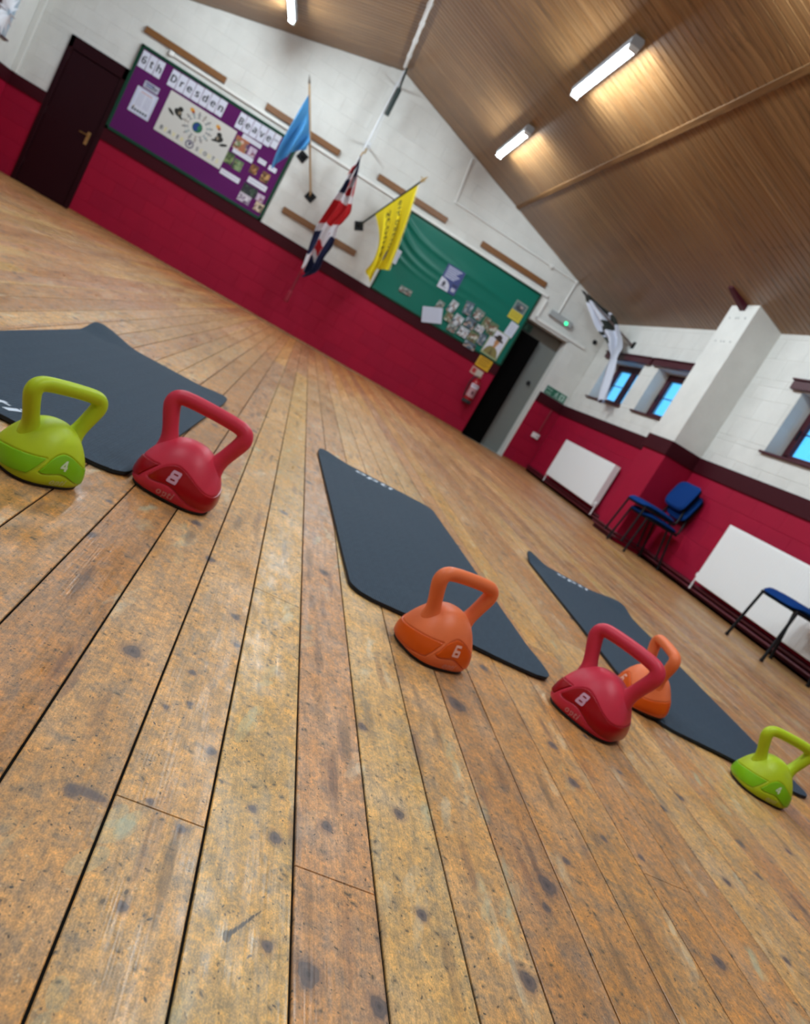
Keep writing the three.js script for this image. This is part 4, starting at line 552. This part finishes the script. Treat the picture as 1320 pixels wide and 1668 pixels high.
// blue flag on a leaning staff
{ const o = V(-0.722, 1.925, ZB), t = thing('wall_flag', 'light blue flag on a leaning wooden staff beside the purple board', 'flag', o.toArray()); const L = (x, y, z) => V(x, y, z).sub(o);
  plate(t, 0, 0, -0.32); const foot = L(-0.722, 1.93, ZB + 0.04), tip = L(-1.352, 3.09, -11.5);
  part('staff', bar(foot, tip, 0.016, 12, 0.013), M.rod, t); const dir = tip.clone().sub(foot).normalize(); const fin = bar(tip.clone(), tip.clone().addScaledVector(dir, 0.11), 0.02, 10, 0.001); part('finial', fin, mat(lin(0.12, 0.10, 0.08), 0.4), t);
  const T = L(-1.302, 2.995, -11.555), S = L(-1.03, 2.50, -11.83), bot = [L(-1.335, 1.90, -11.66), L(-1.29, 1.98, -11.70), L(-1.235, 2.13, -11.72), L(-1.21, 2.2, -11.70), L(-1.10, 2.33, -11.74), L(-1.03, 2.40, -11.76)];
  const mid = [L(-1.36, 2.33, -11.60), L(-1.285, 2.34, -11.62), L(-1.22, 2.36, -11.64), L(-1.15, 2.41, -11.68), L(-1.08, 2.45, -11.72), L(-1.03, 2.47, -11.75)];
  const g = grid(60, 50, (u, v) => { const p = q3(T.clone().lerp(S, u), along(mid, u), along(bot, u), v); const k = smooth(0, 0.35, v); p.z += k * (0.05 * Math.sin(u * 15 + v * 2) + 0.02 * Math.sin(u * 31 + 1)); p.x += k * 0.018 * Math.sin(u * 15 + 1.2); return p.toArray(); }, (u, v) => [u * 8, v * 12]);
  part('cloth', g, cloth(lin(0.055, 0.25, 0.52)), t); }
{ const t = thing('flag_socket', 'empty black flag socket on the white wall beside the blue flag', 'bracket', [-1.072, 2.345, ZB]); plate(t, 0, 0, -0.32); }
// yellow flag
{ const o = V(0.088, 1.94, ZB), t = thing('wall_flag', 'yellow flag with dark lettering on a black staff beside the green board', 'flag', o.toArray()); const L = (x, y, z) => V(x, y, z).sub(o);
  plate(t, 0, 0, 0.45); const foot = L(0.09, 1.95, ZB + 0.04), tip = L(0.555, 2.83, -11.5); part('staff', bar(foot, tip, 0.014, 12, 0.012), M.darkGreen, t); const dir = tip.clone().sub(foot).normalize();
  part('finial', [bar(tip.clone().addScaledVector(dir, -0.01), tip.clone().addScaledVector(dir, 0.035), 0.02, 10, 0.02), bar(tip.clone().addScaledVector(dir, 0.03), tip.clone().addScaledVector(dir, 0.12), 0.026, 8, 0.003), bar(tip.clone().add(V(-0.035, 0.05, 0.02)), tip.clone().add(V(0.045, 0.02, 0.0)), 0.007)], M.gold, t);
  const T = L(0.533, 2.79, -11.535), S = L(0.21, 2.185, -11.975); const mid = [L(0.66, 2.16, -11.62), L(0.6, 2.12, -11.60), L(0.57, 2.03, -11.66), L(0.52, 1.92, -11.64), L(0.47, 1.83, -11.72), L(0.46, 1.80, -11.74)], bot = [L(0.745, 1.565, -11.68), L(0.66, 1.53, -11.66), L(0.585, 1.505, -11.72), L(0.605, 1.27, -11.68), L(0.545, 1.34, -11.74), L(0.462, 1.405, -11.72)];
  const g = grid(70, 50, (u, v) => { const p = q3(T.clone().lerp(S, u), along(mid, u), along(bot, u), v); const k = smooth(0, 0.35, v); p.z += k * (0.045 * Math.sin(u * 17 + 0.6) + 0.02 * Math.sin(u * 33)); p.x += k * 0.010 * Math.sin(u * 17 + 2); return p.toArray(); }, (u, v) => [u, 1 - v]);
  part('cloth', g, cloth(lin(0.95, 0.95, 0.95), yellowTex), t);
  const fr = []; for (let i = 0; i < 60; i++) { const v = i / 59 * 0.97, p = q3(T, mid[0], bot[0], v); fr.push(bar(p, p.clone().add(V(0.028, -0.02, 0.004)), 0.0045, 4)); } part('fringe', fr, mat(lin(0.75, 0.68, 0.36), 0.8), t).userData.kind = 'stuff'; }
// flagpole on the end wall with the big flag hoisted on it
{ const t = thing('flagpole', 'tall white flagpole up the middle of the end wall to the ridge', 'flagpole', [-0.345, 0.42, -11.93]); const y0 = 0.42;
  part('pole', [bar(V(0, 0.55, 0), V(0, 3.62, 0), 0.02, 14, 0.016)], M.pole, t); part('lower_pole', bar(V(0, 0.1, 0), V(0, 0.55, 0), 0.019, 14, 0.019), mat(lin(0.22, 0.02, 0.035), 0.5, { spec: 0.3 }), t); part('foot', new THREE.LatheGeometry([[0, 0], [0.03, 0], [0.034, 0.02], [0.034, 0.16], [0.026, 0.18], [0, 0.18]].map(q => new THREE.Vector2(...q)), 18), mat(lin(0.26, 0.022, 0.04), 0.5, { spec: 0.3 }), t);
  for (const y of [2.55, 3.45]) part('wall_arm', [box(0.03, 0.03, 0.24, 0, y, -0.13, 0.004), box(0.08, 0.12, 0.012, 0, y, -0.252, 0.003)], M.pole, t);
  part('halyard', tubeAlong([V(0.035, 3.5, 0.02), V(0.04, 2.9, 0.02), V(0.055, 2.45, 0.02), V(0.022, 2.32, 0.02)], 0.005, 20, 6), M.pole, t); part('cleat', box(0.02, 0.09, 0.03, 0.03, 2.42, 0.02, 0.006), M.gold, t);
  part('sheath', [bar(V(0.055, 2.98, 0.03), V(0.05, 3.37, 0.03), 0.034, 16), bar(V(0.05, 3.36, 0.03), V(0.012, 3.66, 0.02), 0.014, 12)], M.darkGreen, t); }
{ const o = V(-0.345, 0.9, -11.88), t = thing('hoisted_flag', 'red, white and navy flag gathered in folds down the white flagpole', 'flag', o.toArray()); const L = (x, y) => V(x, y, -11.88).sub(o);
  const R = [[2.735, -0.34], [2.462, -0.245], [2.3, -0.20], [2.123, -0.155], [2.0, -0.12], [1.85, -0.15], [1.72, -0.185], [1.6, -0.155], [1.45, -0.125], [1.25, -0.145], [1.1, -0.13], [1.006, -0.15], [0.9, -0.25]].reverse(), F = [[2.735, -0.35], [2.6, -0.36], [2.474, -0.38], [2.285, -0.372], [2.086, -0.39], [1.9, -0.40], [1.785, -0.41], [1.6, -0.42], [1.4, -0.40], [1.225, -0.375], [1.05, -0.36], [0.9, -0.335]].reverse();
  const g = grid(84, 80, (u, v) => { const yR = lerp(2.735, 0.93 + 0.06 * Math.sin(u * 7), v), xl = sp(F, yR), xr = sp(R, yR), wv = smooth(0, 0.12, v); const x = lerp(xl, xr, u); const p = L(x, yR - 0.06 * (1 - u) * v); p.z = 0.015 + wv * (0.055 * Math.sin(u * 16 + v * 5) + 0.03 * Math.sin(u * 7 - v * 6 + 1)) + 0.03; p.x += wv * 0.02 * Math.sin(u * 16 + v * 5 + 1.6); return p.toArray(); }, (u, v) => { const fold = u * 0.36 + 0.05 * Math.sin(u * 14 + v * 4); return [0.06 + fold, 1 - v * 0.98 - 0.02 - 0.10 * u * v]; });
  part('cloth', g, cloth(lin(0.8, 0.8, 0.8), unionTex), t); part('toggle', bar(V(0, 1.82, 0.03), V(0.004, 1.90, 0.02), 0.012), M.rod, t); }
single('ridge_conduit', [0].map(() => { const l = [bar(V(XM, HR - 0.045, ZB + 0.34), V(XM, HR - 0.045, -7.6), 0.022, 12)]; for (let z = ZB + 0.8; z < -8; z += 0.6) l.push(box(0.06, 0.055, 0.03, XM, HR - 0.035, z, 0.004)); return mergeAll(l); })[0], M.plastic, 'white conduit clipped along the ridge of the wooden ceiling', 'conduit');
// pale flag in the far right corner
{ const o = V(XR, 2.44, -10.98), t = thing('wall_flag', 'white and black flag rolled round a staff in the far right corner', 'flag', o.toArray()); const L = (x, y, z) => V(x, y, z).sub(o);
  const pm = part('wall_plate', box(0.012, 0.10, 0.10, -0.007, 0.0, 0, 0.003), M.black, t); const foot = L(4.36, 2.43, -10.98), tip = L(3.52, 2.80, -11.62); part('staff', bar(foot, tip, 0.016, 12, 0.013), mat(lin(0.08, 0.05, 0.04), 0.5), t); const dir = tip.clone().sub(foot).normalize(); part('finial', bar(tip.clone(), tip.clone().addScaledVector(dir, 0.10), 0.024, 10, 0.001), M.black, t);
  const path = [L(3.56, 2.80, -11.60), L(3.78, 2.67, -11.46), L(3.98, 2.55, -11.30), L(4.14, 2.40, -11.14), L(4.20, 2.24, -10.98), L(4.20, 2.10, -10.86), L(4.20, 1.90, -10.72), L(4.20, 1.64, -10.54), L(4.21, 1.47, -10.42)], wd = [[0, 0.02], [0.12, 0.09], [0.25, 0.17], [0.36, 0.13], [0.46, 0.12], [0.55, 0.11], [0.7, 0.17], [0.88, 0.21], [1, 0.19]];
  const side = V(0.25, 0.45, 0.3).normalize(), side2 = V(-0.3, 0, 0.95).normalize();
  const g = grid(40, 110, (u, v) => { const p = along(path, v), s = side.clone().lerp(side2, smooth(0.42, 0.62, v)).normalize(), w = sp(wd, v), a = (u - 0.5) * 2; p.addScaledVector(s, a * w); p.x -= 0.05 * Math.cos(a * 6 + v * 5) * smooth(0, 0.1, v) + 0.03; p.y += v > 0.95 ? 0.04 * Math.sin(u * 9) * (v - 0.95) * 20 : 0; p.z += 0.02 * Math.sin(a * 7 + v * 9); return p.toArray(); }, (u, v) => [u, 1 - v]);
  part('cloth', g, cloth(lin(0.95, 0.95, 0.98), paleTex), t); }
// white pleated star in the left window
{ const t = thing('paper_star', 'white pleated paper star hanging in the left window at the top left corner', 'decoration', [XL + 0.06, 1.78, -11.28]); const pts = []; const N = 14; for (let i = 0; i < N; i++) { const a = i / N * 6.2832, b = a + 3.1416 / N, c = a - 3.1416 / N, r1 = 0.30, r0 = 0.12; const P = (r, t2, x) => [x, r * Math.sin(t2), r * Math.cos(t2)]; pts.push(...P(0.03, a, 0.04), ...P(r0, b, -0.01), ...P(r1, a, 0.012), ...P(0.03, a, 0.04), ...P(r1, a, 0.012), ...P(r0, c, -0.01)); }
  const g = new THREE.BufferGeometry(); g.setAttribute('position', new THREE.Float32BufferAttribute(pts, 3)); g.setAttribute('uv', new THREE.Float32BufferAttribute(new Array(pts.length / 3 * 2).fill(0), 2)); g.computeVertexNormals(); part('pleated_rays', g, mat(lin(0.75, 0.76, 0.8), 0.7), t); part('string', bar(V(0, 0.28, 0), V(0, 0.44, 0), 0.003, 5), M.plastic, t); }

// ================================================================== MATS
const matBump = dataTex(256, 256, (x, y) => { const rib = 0.5 + 0.5 * Math.cos(x / 256 * Math.PI * 2 * 8), v = 90 + 90 * rib + 60 * (noise(x / 2, y / 2, 128, 128) - 0.5); return [v, v, v]; }, false);
const matTone = dataTex(512, 512, (x, y) => { const n = noise(x / 70, y / 70, 7, 7) * 0.6 + noise(x / 14, y / 14, 36, 36) * 0.4, sp2 = noise(x / 2, y / 2, 256, 256) > 0.985 ? 40 : 0, v = 214 + 41 * n + sp2 * 0.3; return [v, v, v]; });
M.mat = mat(lin(0.036, 0.066, 0.102), 0.65, { spec: 0.55, map: matTone, bumpMap: matBump, bumpScale: 0.005 }); M.matEdge = mat(lin(0.006, 0.007, 0.008), 0.8);
const fontBold = await new FontLoader().loadAsync('fonts/droid/droid_sans_bold.typeface.json');
function textGeo(str, size, f) {                             // flat letters, centred, each point carried onto a surface by f(x, y)
  const sh = fontBold.generateShapes(str, size), g = new THREE.ShapeGeometry(sh, 5); g.computeBoundingBox(); const b = g.boundingBox, p = g.attributes.position; const cx = (b.min.x + b.max.x) / 2, cy = (b.min.y + b.max.y) / 2;
  for (let i = 0; i < p.count; i++) p.setXYZ(i, ...f(p.getX(i) - cx, p.getY(i) - cy)); g.computeVertexNormals(); return g;
}
function exerciseMat(label, c, yaw, curl, logoEnd) {         // c: middle of the mat on the floor; local -z is the far end
  const t = thing('exercise_mat', label, 'mat', [c[0], 0, c[1]], yaw, 'grey exercise mats'), W = 0.605, LN = 1.69, TH = 0.009, R = 0.06;
  const outline = (v, u) => { const z = (v - 0.5) * LN, e = LN / 2 - Math.abs(z), hw = W / 2 - (e < R ? R - Math.sqrt(Math.max(0, R * R - (R - e) ** 2)) : 0); return [(u - 0.5) * 2 * hw, z]; };
  const lift = (x, z) => { let y = 0.0012; for (const [cx, cz, h, r] of curl) { const d = Math.hypot((x - cx) , (z - cz)); y += h * smooth(r, 0, d); } y += 0.004 * smooth(LN / 2 - 0.24, LN / 2 - 0.12, z) * (0.6 + 0.4 * Math.sin(x * 14 + 2)); y += 0.0035 * Math.max(0, noise(x * 5 + 20, z * 3 + 30) - 0.5); return y; };
  const nu = 44, nv = 120, vv = v => { const k = 0.05; return v < k ? 0.5 * R / LN * 2 * (v / k) ** 1 * 1 : v > 1 - k ? 1 - R / LN * ((1 - v) / k) : lerp(R / LN, 1 - R / LN, (v - k) / (1 - 2 * k)); };
  const P = (u, v, top) => { const [x, z] = outline(vv(v), u); return [x, lift(x, z) + (top ? TH : 0), z]; };
  part('top', grid(nu, nv, (u, v) => P(u, v, true), (u, v) => { const [x, z] = outline(vv(v), u); return [x / 0.056, z / 0.056]; }), M.mat, t);
  // rim and underside, black foam
  const ring = []; for (let i = 0; i <= nv; i++) ring.push([0, i / nv]); for (let i = 1; i <= nu; i++) ring.push([i / nu, 1]); for (let i = nv - 1; i >= 0; i--) ring.push([1, i / nv]); for (let i = nu - 1; i >= 0; i--) ring.push([i / nu, 0]);
  const RP = [], RI = []; for (const [u, v] of ring) RP.push(...P(u, v, true), ...P(u, v, false)); for (let i = 0; i < ring.length - 1; i++) RI.push(2 * i, 2 * i + 1, 2 * i + 2, 2 * i + 2, 2 * i + 1, 2 * i + 3);
  part('edge', [geoFrom(RP, RI), grid(nu, nv, (u, v) => P(u, 1 - v, false))], M.matEdge, t);
  const s = logoEnd, lz = s * (LN / 2 - 0.065), lx = s > 0 ? -0.06 : -0.02; const lg = textGeo('opti', 0.05, (x, y) => { const X = lx + (x + y * 0.3) * 1.5, Z = lz - y * 1.1; return [X, lift(X, Z) + TH + 0.0009, Z]; }); const lm = part('printed_logo', lg, mat(lin(0.55, 0.6, 0.68), 0.6), t); 
  return t;
}
exerciseMat('grey mat at the left behind the green and red kettlebells', [-0.455, -2.558], -0.037, [[-0.3, -0.84, 0.035, 0.2], [0.3, -0.84, 0.012, 0.15]], 1);
exerciseMat('middle grey mat with the single orange kettlebell at its near end', [0.653, -2.552], 0.043, [[-0.3, -0.84, 0.012, 0.16], [0.3, 0.8, 0.003, 0.2], [-0.3, 0.66, -0.0, 0.1]], -1);
exerciseMat('right grey mat reaching under the far orange kettlebell towards the chairs', [1.742, -2.662], -0.046, [[-0.3, -0.84, 0.03, 0.16], [0.3, -0.84, 0.02, 0.2]], -1);

// ================================================================== KETTLEBELLS
const BA = [[0.008, 0.091], [0.013, 0.0955], [0.022, 0.0985], [0.034, 0.099], [0.052, 0.096], [0.072, 0.089], [0.092, 0.079], [0.110, 0.066], [0.125, 0.049], [0.135, 0.031], [0.139, 0.014], [0.1398, 0.0005]];
const BN = [[0, 2.9], [0.05, 2.5], [0.1, 2.15], [0.14, 2]];
const TOP = [[-34, 0.040], [-31, 0.048], [-24, 0.068], [-15, 0.081], [-4, 0.087], [8, 0.085], [20, 0.078], [35, 0.065], [52, 0.054], [75, 0.054], [110, 0.063], [150, 0.071]];
const BOTC = [[-34, 0.038], [-30, 0.0355], [-20, 0.037], [-6, 0.041], [4, 0.039], [14, 0.033], [30, 0.022], [55, 0.014], [75, 0.0135], [110, 0.018], [134, 0.026]];
const botAt = d => d < 134 ? sp(BOTC, d) : lerp(0.026, 0.0705, (d - 134) / 16);
function surf(phi, y, off = 0) {                              // point of the kettlebell body; phi from the front (+z) towards +x
  const a = sp(BA, y), b = a * 0.9, n = pl(BN, y), s = Math.sin(phi), c = Math.cos(phi), r = Math.pow(Math.pow(Math.abs(s) / a, n) + Math.pow(Math.abs(c) / b, n), -1 / n);
  if (!off) return [r * s, y, r * c];
  const e = 1e-3, p = surf(phi, y), q = surf(phi + e, y), w = surf(phi, y + 1e-4), t1 = V(q[0] - p[0], 0, q[2] - p[2]), t2 = V(w[0] - p[0], 1e-4, w[2] - p[2]), nn = t1.cross(t2).normalize(); if (nn.x * p[0] + nn.z * p[2] < 0) nn.negate();
  return [p[0] + nn.x * off, y + nn.y * off, p[2] + nn.z * off];
}
const D2R = Math.PI / 180, PANELS = [0, Math.PI];
const border = []; for (let i = 0; i <= 184; i++) { const d = -34 + i; border.push([d * D2R * 0.09, sp(TOP, d)], [d * D2R * 0.09, botAt(d)]); } for (let i = 0; i < 8; i++) { border.push([-34 * D2R * 0.09, lerp(0.038, 0.040, i / 7)]); }
for (let i = 0; i < 24; i++) { const k = i / 23; border.push([lerp(134, 150, k) * D2R * 0.09, lerp(0.026, 0.07, k)]); }
function bodyGeo() {
  const nu = 300, nv = 110; const C = 2 * Math.PI * 0.09;
  const near = new Map(); for (const b of border) { const k = Math.floor(b[0] / 0.006) ; if (!near.has(k)) near.set(k, []); near.get(k).push(b); }
  return grid(nu, nv, (u, v) => { const phi = u * Math.PI * 2, y = lerp(0.008, 0.1398, 1 - (1 - v) ** 1.25); let d = 1;
    if (y < 0.1) for (const p0 of PANELS) for (const k of [-1, 0, 1]) { const s = (phi - p0 + k * Math.PI * 2) * 0.09; if (s < -0.07 || s > 0.25) continue; const c = Math.floor(s / 0.006); for (const q of [c - 1, c, c + 1]) for (const b of near.get(q) || []) d = Math.min(d, Math.hypot(b[0] - s, b[1] - y)); }
    const gr = d < 0.006 ? -0.0024 * Math.exp(-((d / 0.0017) ** 2)) : 0; return gr < -1e-5 ? surf(phi, y, gr) : surf(phi, y); });
}
const BODY = bodyGeo();
const BASE = grid(90, 6, (u, v) => { const phi = u * 6.28319, rows = [[0.0, 0.2], [0.0, 0.90], [0.0012, 0.945], [0.006, 0.965], [0.0085, 0.955], [0.0095, 0.9], [0.0098, 0.7]], [y, k] = rows[Math.round(v * 6)], p = surf(phi, 0.012); return [p[0] * k, y, p[2] * k]; });
const PANEL = PANELS.map(p0 => grid(150, 24, (u, v0) => { const v = v0 < 0.33 ? v0 * 0.33 : v0 > 0.67 ? 1 - (1 - v0) * 0.33 : lerp(0.1089, 0.8911, (v0 - 0.33) / 0.34), d = lerp(-33.6, 149.5, u), y0 = botAt(d), y1 = sp(TOP, d), e = Math.min(v, 1 - v) * (y1 - y0), eu = Math.min((d + 34) * 0.0016, (150 - d) * 0.0016), k = Math.min(e, eu); return surf(p0 + d * D2R, lerp(y0, y1, v), -0.0022 + 0.0034 * smooth(0.0004, 0.0022, k)); }));
const HC = new THREE.CatmullRomCurve3([V(-0.048, 0.086, 0), V(-0.0605, 0.118, 0), V(-0.0735, 0.150, 0), V(-0.0845, 0.177, 0), V(-0.0885, 0.1925, 0), V(-0.0855, 0.2055, 0), V(-0.0745, 0.2135, 0), V(-0.056, 0.2165, 0), V(-0.02, 0.218, 0), V(0.02, 0.218, 0), V(0.056, 0.2165, 0), V(0.0745, 0.2135, 0), V(0.0855, 0.2055, 0), V(0.0885, 0.1925, 0), V(0.0845, 0.177, 0), V(0.0735, 0.150, 0), V(0.0605, 0.118, 0), V(0.048, 0.086, 0)], false, 'centripetal');
const HANDLE = varTube(HC, t => { const e = Math.min(t, 1 - t), fl = Math.exp(-((e / 0.048) ** 2)), m = 0.0172 + 0.0020 * Math.exp(-(((e - 0.22) / 0.11) ** 2)); return [m + 0.016 * fl, m + 0.012 * fl]; }, 140, 30);
const onBody = (p0, y0, off) => (x, y) => surf(p0 + x / 0.083, y0 + y, off);
const rrect = (x0, y0, x1, y1, r, P) => { P.moveTo(x0 + r, y0); P.lineTo(x1 - r, y0); P.quadraticCurveTo(x1, y0, x1, y0 + r); P.lineTo(x1, y1 - r); P.quadraticCurveTo(x1, y1, x1 - r, y1); P.lineTo(x0 + r, y1); P.quadraticCurveTo(x0, y1, x0, y1 - r); P.lineTo(x0, y0 + r); P.quadraticCurveTo(x0, y0, x0 + r, y0); return P; };
function digit(n) {                                           // squarish figures with slot-like openings
  const s = new THREE.Shape(); const f = n === 4 ? 0.82 : 1, w = 0.0108 * f, h = 0.0142 * f, sk = 0.12;
  if (n === 8) { s.moveTo(-w * 0.7, -h); s.lineTo(w * 0.7, -h); s.quadraticCurveTo(w, -h, w, -h * 0.7); s.lineTo(w, -h * 0.3); s.quadraticCurveTo(w * 0.98, -h * 0.02, w * 0.8, 0); s.quadraticCurveTo(w * 0.98, h * 0.02, w, h * 0.3); s.lineTo(w, h * 0.7); s.quadraticCurveTo(w, h, w * 0.7, h); s.lineTo(-w * 0.7, h); s.quadraticCurveTo(-w, h, -w, h * 0.7); s.lineTo(-w, h * 0.3); s.quadraticCurveTo(-w * 0.98, h * 0.02, -w * 0.8, 0); s.quadraticCurveTo(-w * 0.98, -h * 0.02, -w, -h * 0.3); s.lineTo(-w, -h * 0.7); s.quadraticCurveTo(-w, -h, -w * 0.7, -h); for (const y of [-0.44, 0.44]) s.holes.push(rrect(-w * 0.5, h * y - 0.0018, w * 0.5, h * y + 0.0018, 0.0016, new THREE.Path())); }
  else if (n === 6) { s.moveTo(-w * 0.7, -h); s.lineTo(w * 0.7, -h); s.quadraticCurveTo(w, -h, w, -h * 0.7); s.lineTo(w, -h * 0.1); s.quadraticCurveTo(w, h * 0.16, w * 0.7, h * 0.16); s.lineTo(-w * 0.42, h * 0.16); s.lineTo(-w * 0.42, h * 0.58); s.lineTo(w * 0.9, h * 0.58); s.lineTo(w * 0.9, h); s.lineTo(-w * 0.6, h); s.quadraticCurveTo(-w, h, -w, h * 0.7); s.lineTo(-w, -h * 0.7); s.quadraticCurveTo(-w, -h, -w * 0.7, -h); s.holes.push(rrect(-w * 0.45, -h * 0.6, w * 0.45, -h * 0.25, 0.0016, new THREE.Path())); }
  else { s.moveTo(w * 0.15, -h); s.lineTo(w * 0.75, -h); s.lineTo(w * 0.75, -h * 0.55); s.lineTo(w * 0.95, -h * 0.55); s.lineTo(w * 0.95, -h * 0.15); s.lineTo(w * 0.75, -h * 0.15); s.lineTo(w * 0.75, h); s.lineTo(w * 0.2, h); s.lineTo(-w, -h * 0.2); s.lineTo(-w, -h * 0.55); s.lineTo(w * 0.15, -h * 0.55); s.closePath(); const hp = new THREE.Path(); hp.moveTo(-w * 0.35, -h * 0.15); hp.lineTo(w * 0.18, -h * 0.15); hp.lineTo(w * 0.18, h * 0.42); hp.closePath(); s.holes.push(hp); }
  return [0, Math.PI].map(p0 => { const g = new THREE.ShapeGeometry(s, 5), p = g.attributes.position; for (let i = 0; i < p.count; i++) p.setXYZ(i, ...surf(p0 + (p.getX(i) + p.getY(i) * sk) / 0.083, 0.0625 + p.getY(i), 0.0021)); g.computeVertexNormals(); return g; });
}
const opti = [0, Math.PI].map(p0 => textGeo('opti', 0.0145, (x, y) => surf(p0 + (x + y * 0.2) / 0.085 - 0.03, 0.0195 + y, 0.0008)));
const KB = { 8: { s: 1, body: lin(0.56, 0.026, 0.055), panel: lin(0.28, 0.0018, 0.004) }, 6: { s: 0.90, body: lin(0.76, 0.165, 0.05), panel: lin(0.62, 0.085, 0.004) }, 4: { s: 0.815, body: lin(0.42, 0.55, 0.010), panel: lin(0.19, 0.45, 0.006) } };
for (const k of Object.keys(KB)) { const q = KB[k]; q.bm = new THREE.MeshPhysicalMaterial({ color: q.body, roughness: 0.45, specularIntensity: 0.6, side: THREE.DoubleSide }); q.pm = new THREE.MeshPhysicalMaterial({ color: q.panel, roughness: 0.3, specularIntensity: 0.45, clearcoat: k == 8 ? 0.12 : 0.05, clearcoatRoughness: 0.12, side: THREE.DoubleSide }); q.nm = mat(k == 8 ? lin(0.56, 0.30, 0.40) : k == 6 ? lin(0.78, 0.40, 0.32) : lin(0.56, 0.66, 0.42), 0.5); q.lm = mat(q.body.clone().lerp(lin(0.7, 0.6, 0.62), 0.32), 0.5); q.num = digit(+k); }
function kettlebell(kg, label, x, z, deg, tilt = 0) {
  const q = KB[kg]; const t = thing('kettlebell', label, 'kettlebell', [x, 0, z], deg * D2R, 'vinyl kettlebells'); t.scale.setScalar(q.s);
  part('body', BODY, q.bm, t); part('handle', HANDLE, q.bm, t); [0, 1].forEach(i => { const pn = part('side_panel', PANEL[i], q.pm, t); part('weight_number', q.num[i], q.nm, pn); part('raised_lettering', opti[i], q.lm, t); }); part('rubber_base', BASE, M.rubber, t); if (tilt) { t.quaternion.premultiply(new THREE.Quaternion().setFromAxisAngle(V(0, 0, 1), tilt)); t.position.y = Math.sin(tilt) * 0.07; } return t;   // tilt: one edge stands on the mat
}
kettlebell(4, 'lime green kettlebell marked 4 at the left edge, in front of the left mat', -0.311, -1.508, 51);
kettlebell(8, 'red kettlebell marked 8 at the corner of the left mat', -0.079, -1.776, -5);
kettlebell(6, 'orange kettlebell marked 6 alone at the near end of the middle mat', 0.575, -1.537, 25);
kettlebell(8, 'red kettlebell marked 8 standing in front of an orange one', 1.036, -1.59, -51);
kettlebell(6, 'orange kettlebell half hidden behind a red one at the right mat', 1.38, -1.93, -98, 0.1);
kettlebell(4, 'lime green kettlebell marked 4 cut by the right edge of the picture', 1.676, -1.68, -6);

// ================================================================== CHAIRS
function padGeo(w, h, d, nx, ny, shape) { return grid(nx, ny, shape); }
function makeChair(label, pos, turn, group) {                 // faces local +z; seat front edge at +z
  const t = thing('stacking_chair', label, 'chair', pos, turn, group), tube = 0.0115;
  const cush = (W, D, th, yOf, n1 = 26, n2 = 26) => { const f = (sgn) => grid(n1, n2, (u, v) => { const a = (u - 0.5) * 2, b = (v - 0.5) * 2, k = 4.5, r = Math.pow(Math.pow(Math.abs(a), k) + Math.pow(Math.abs(b), k), 1 / k) || 1e-6, m = Math.max(Math.abs(a), Math.abs(b)), s = m / r, x = a * s * W / 2, z = b * s * D / 2, e = 1 - m; return [x, yOf(x, z) + sgn * th / 2 * Math.pow(clamp(e * 6), 0.5) + (sgn > 0 ? 0.008 * smooth(0, 0.6, e) : 0), z]; }); return mergeAll([f(1), f(-1)]); };
  const seatY = (x, z) => 0.445 - 0.012 * smooth(0.05, -0.22, z) - 0.022 * smooth(0.15, 0.235, z);
  part('seat', cush(0.46, 0.45, 0.045, seatY), M.blue, t); part('seat_shell', cush(0.44, 0.43, 0.012, (x, z) => seatY(x, z) - 0.026), M.black, t);
  const bk = cush(0.45, 0.32, 0.05, (x, z) => -0.03 * (1 - (x / 0.225) ** 2)); bk.rotateX(Math.PI / 2 - 0.22); bk.translate(0, 0.715, -0.212); const bp = part('backrest', bk, M.blue, t);
  const sh = cush(0.43, 0.30, 0.012, (x, z) => -0.03 * (1 - (x / 0.225) ** 2) - 0.028); sh.rotateX(Math.PI / 2 - 0.22); sh.translate(0, 0.715, -0.214); part('backrest_shell', sh, M.black, t);
  for (const s of [-1, 1]) { part('front_leg', [bar(V(s * 0.205, 0.415, 0.18), V(s * 0.225, 0.012, 0.215), tube), bar(V(s * 0.225, 0, 0.215), V(s * 0.2248, 0.02, 0.2145), 0.0145, 10)], M.black, t); part('rear_leg', [bar(V(s * 0.205, 0.415, -0.15), V(s * 0.225, 0.012, -0.225), tube), bar(V(s * 0.225, 0, -0.225), V(s * 0.2248, 0.02, -0.224), 0.0145, 10)], M.black, t);
    part('side_rail', bar(V(s * 0.205, 0.412, 0.19), V(s * 0.205, 0.405, -0.21), tube), M.black, t);
    part('back_upright', tubeAlong([V(s * 0.19, 0.405, -0.16), V(s * 0.19, 0.42, -0.215), V(s * 0.17, 0.52, -0.238), V(s * 0.14, 0.66, -0.25)], tube, 24, 8), M.black, t); }
  each('cross_bar', [bar(V(-0.205, 0.408, 0.15), V(0.205, 0.408, 0.15), 0.01), bar(V(-0.205, 0.405, -0.18), V(0.205, 0.405, -0.18), 0.01)], M.black, t);
  return t;
}
makeChair('lower blue stacking chair of the pair standing by the pier', [4.085, 0, -7.22], -Math.PI / 2 , 'stacked blue chairs');
makeChair('upper blue stacking chair resting on the other beside the pier', [4.01, 0.082, -7.235], -Math.PI / 2 , 'stacked blue chairs');
makeChair('single blue stacking chair in front of the long radiator at the right edge', [3.965, 0, -4.59], -Math.PI / 2);

renderer.render(scene, camera);
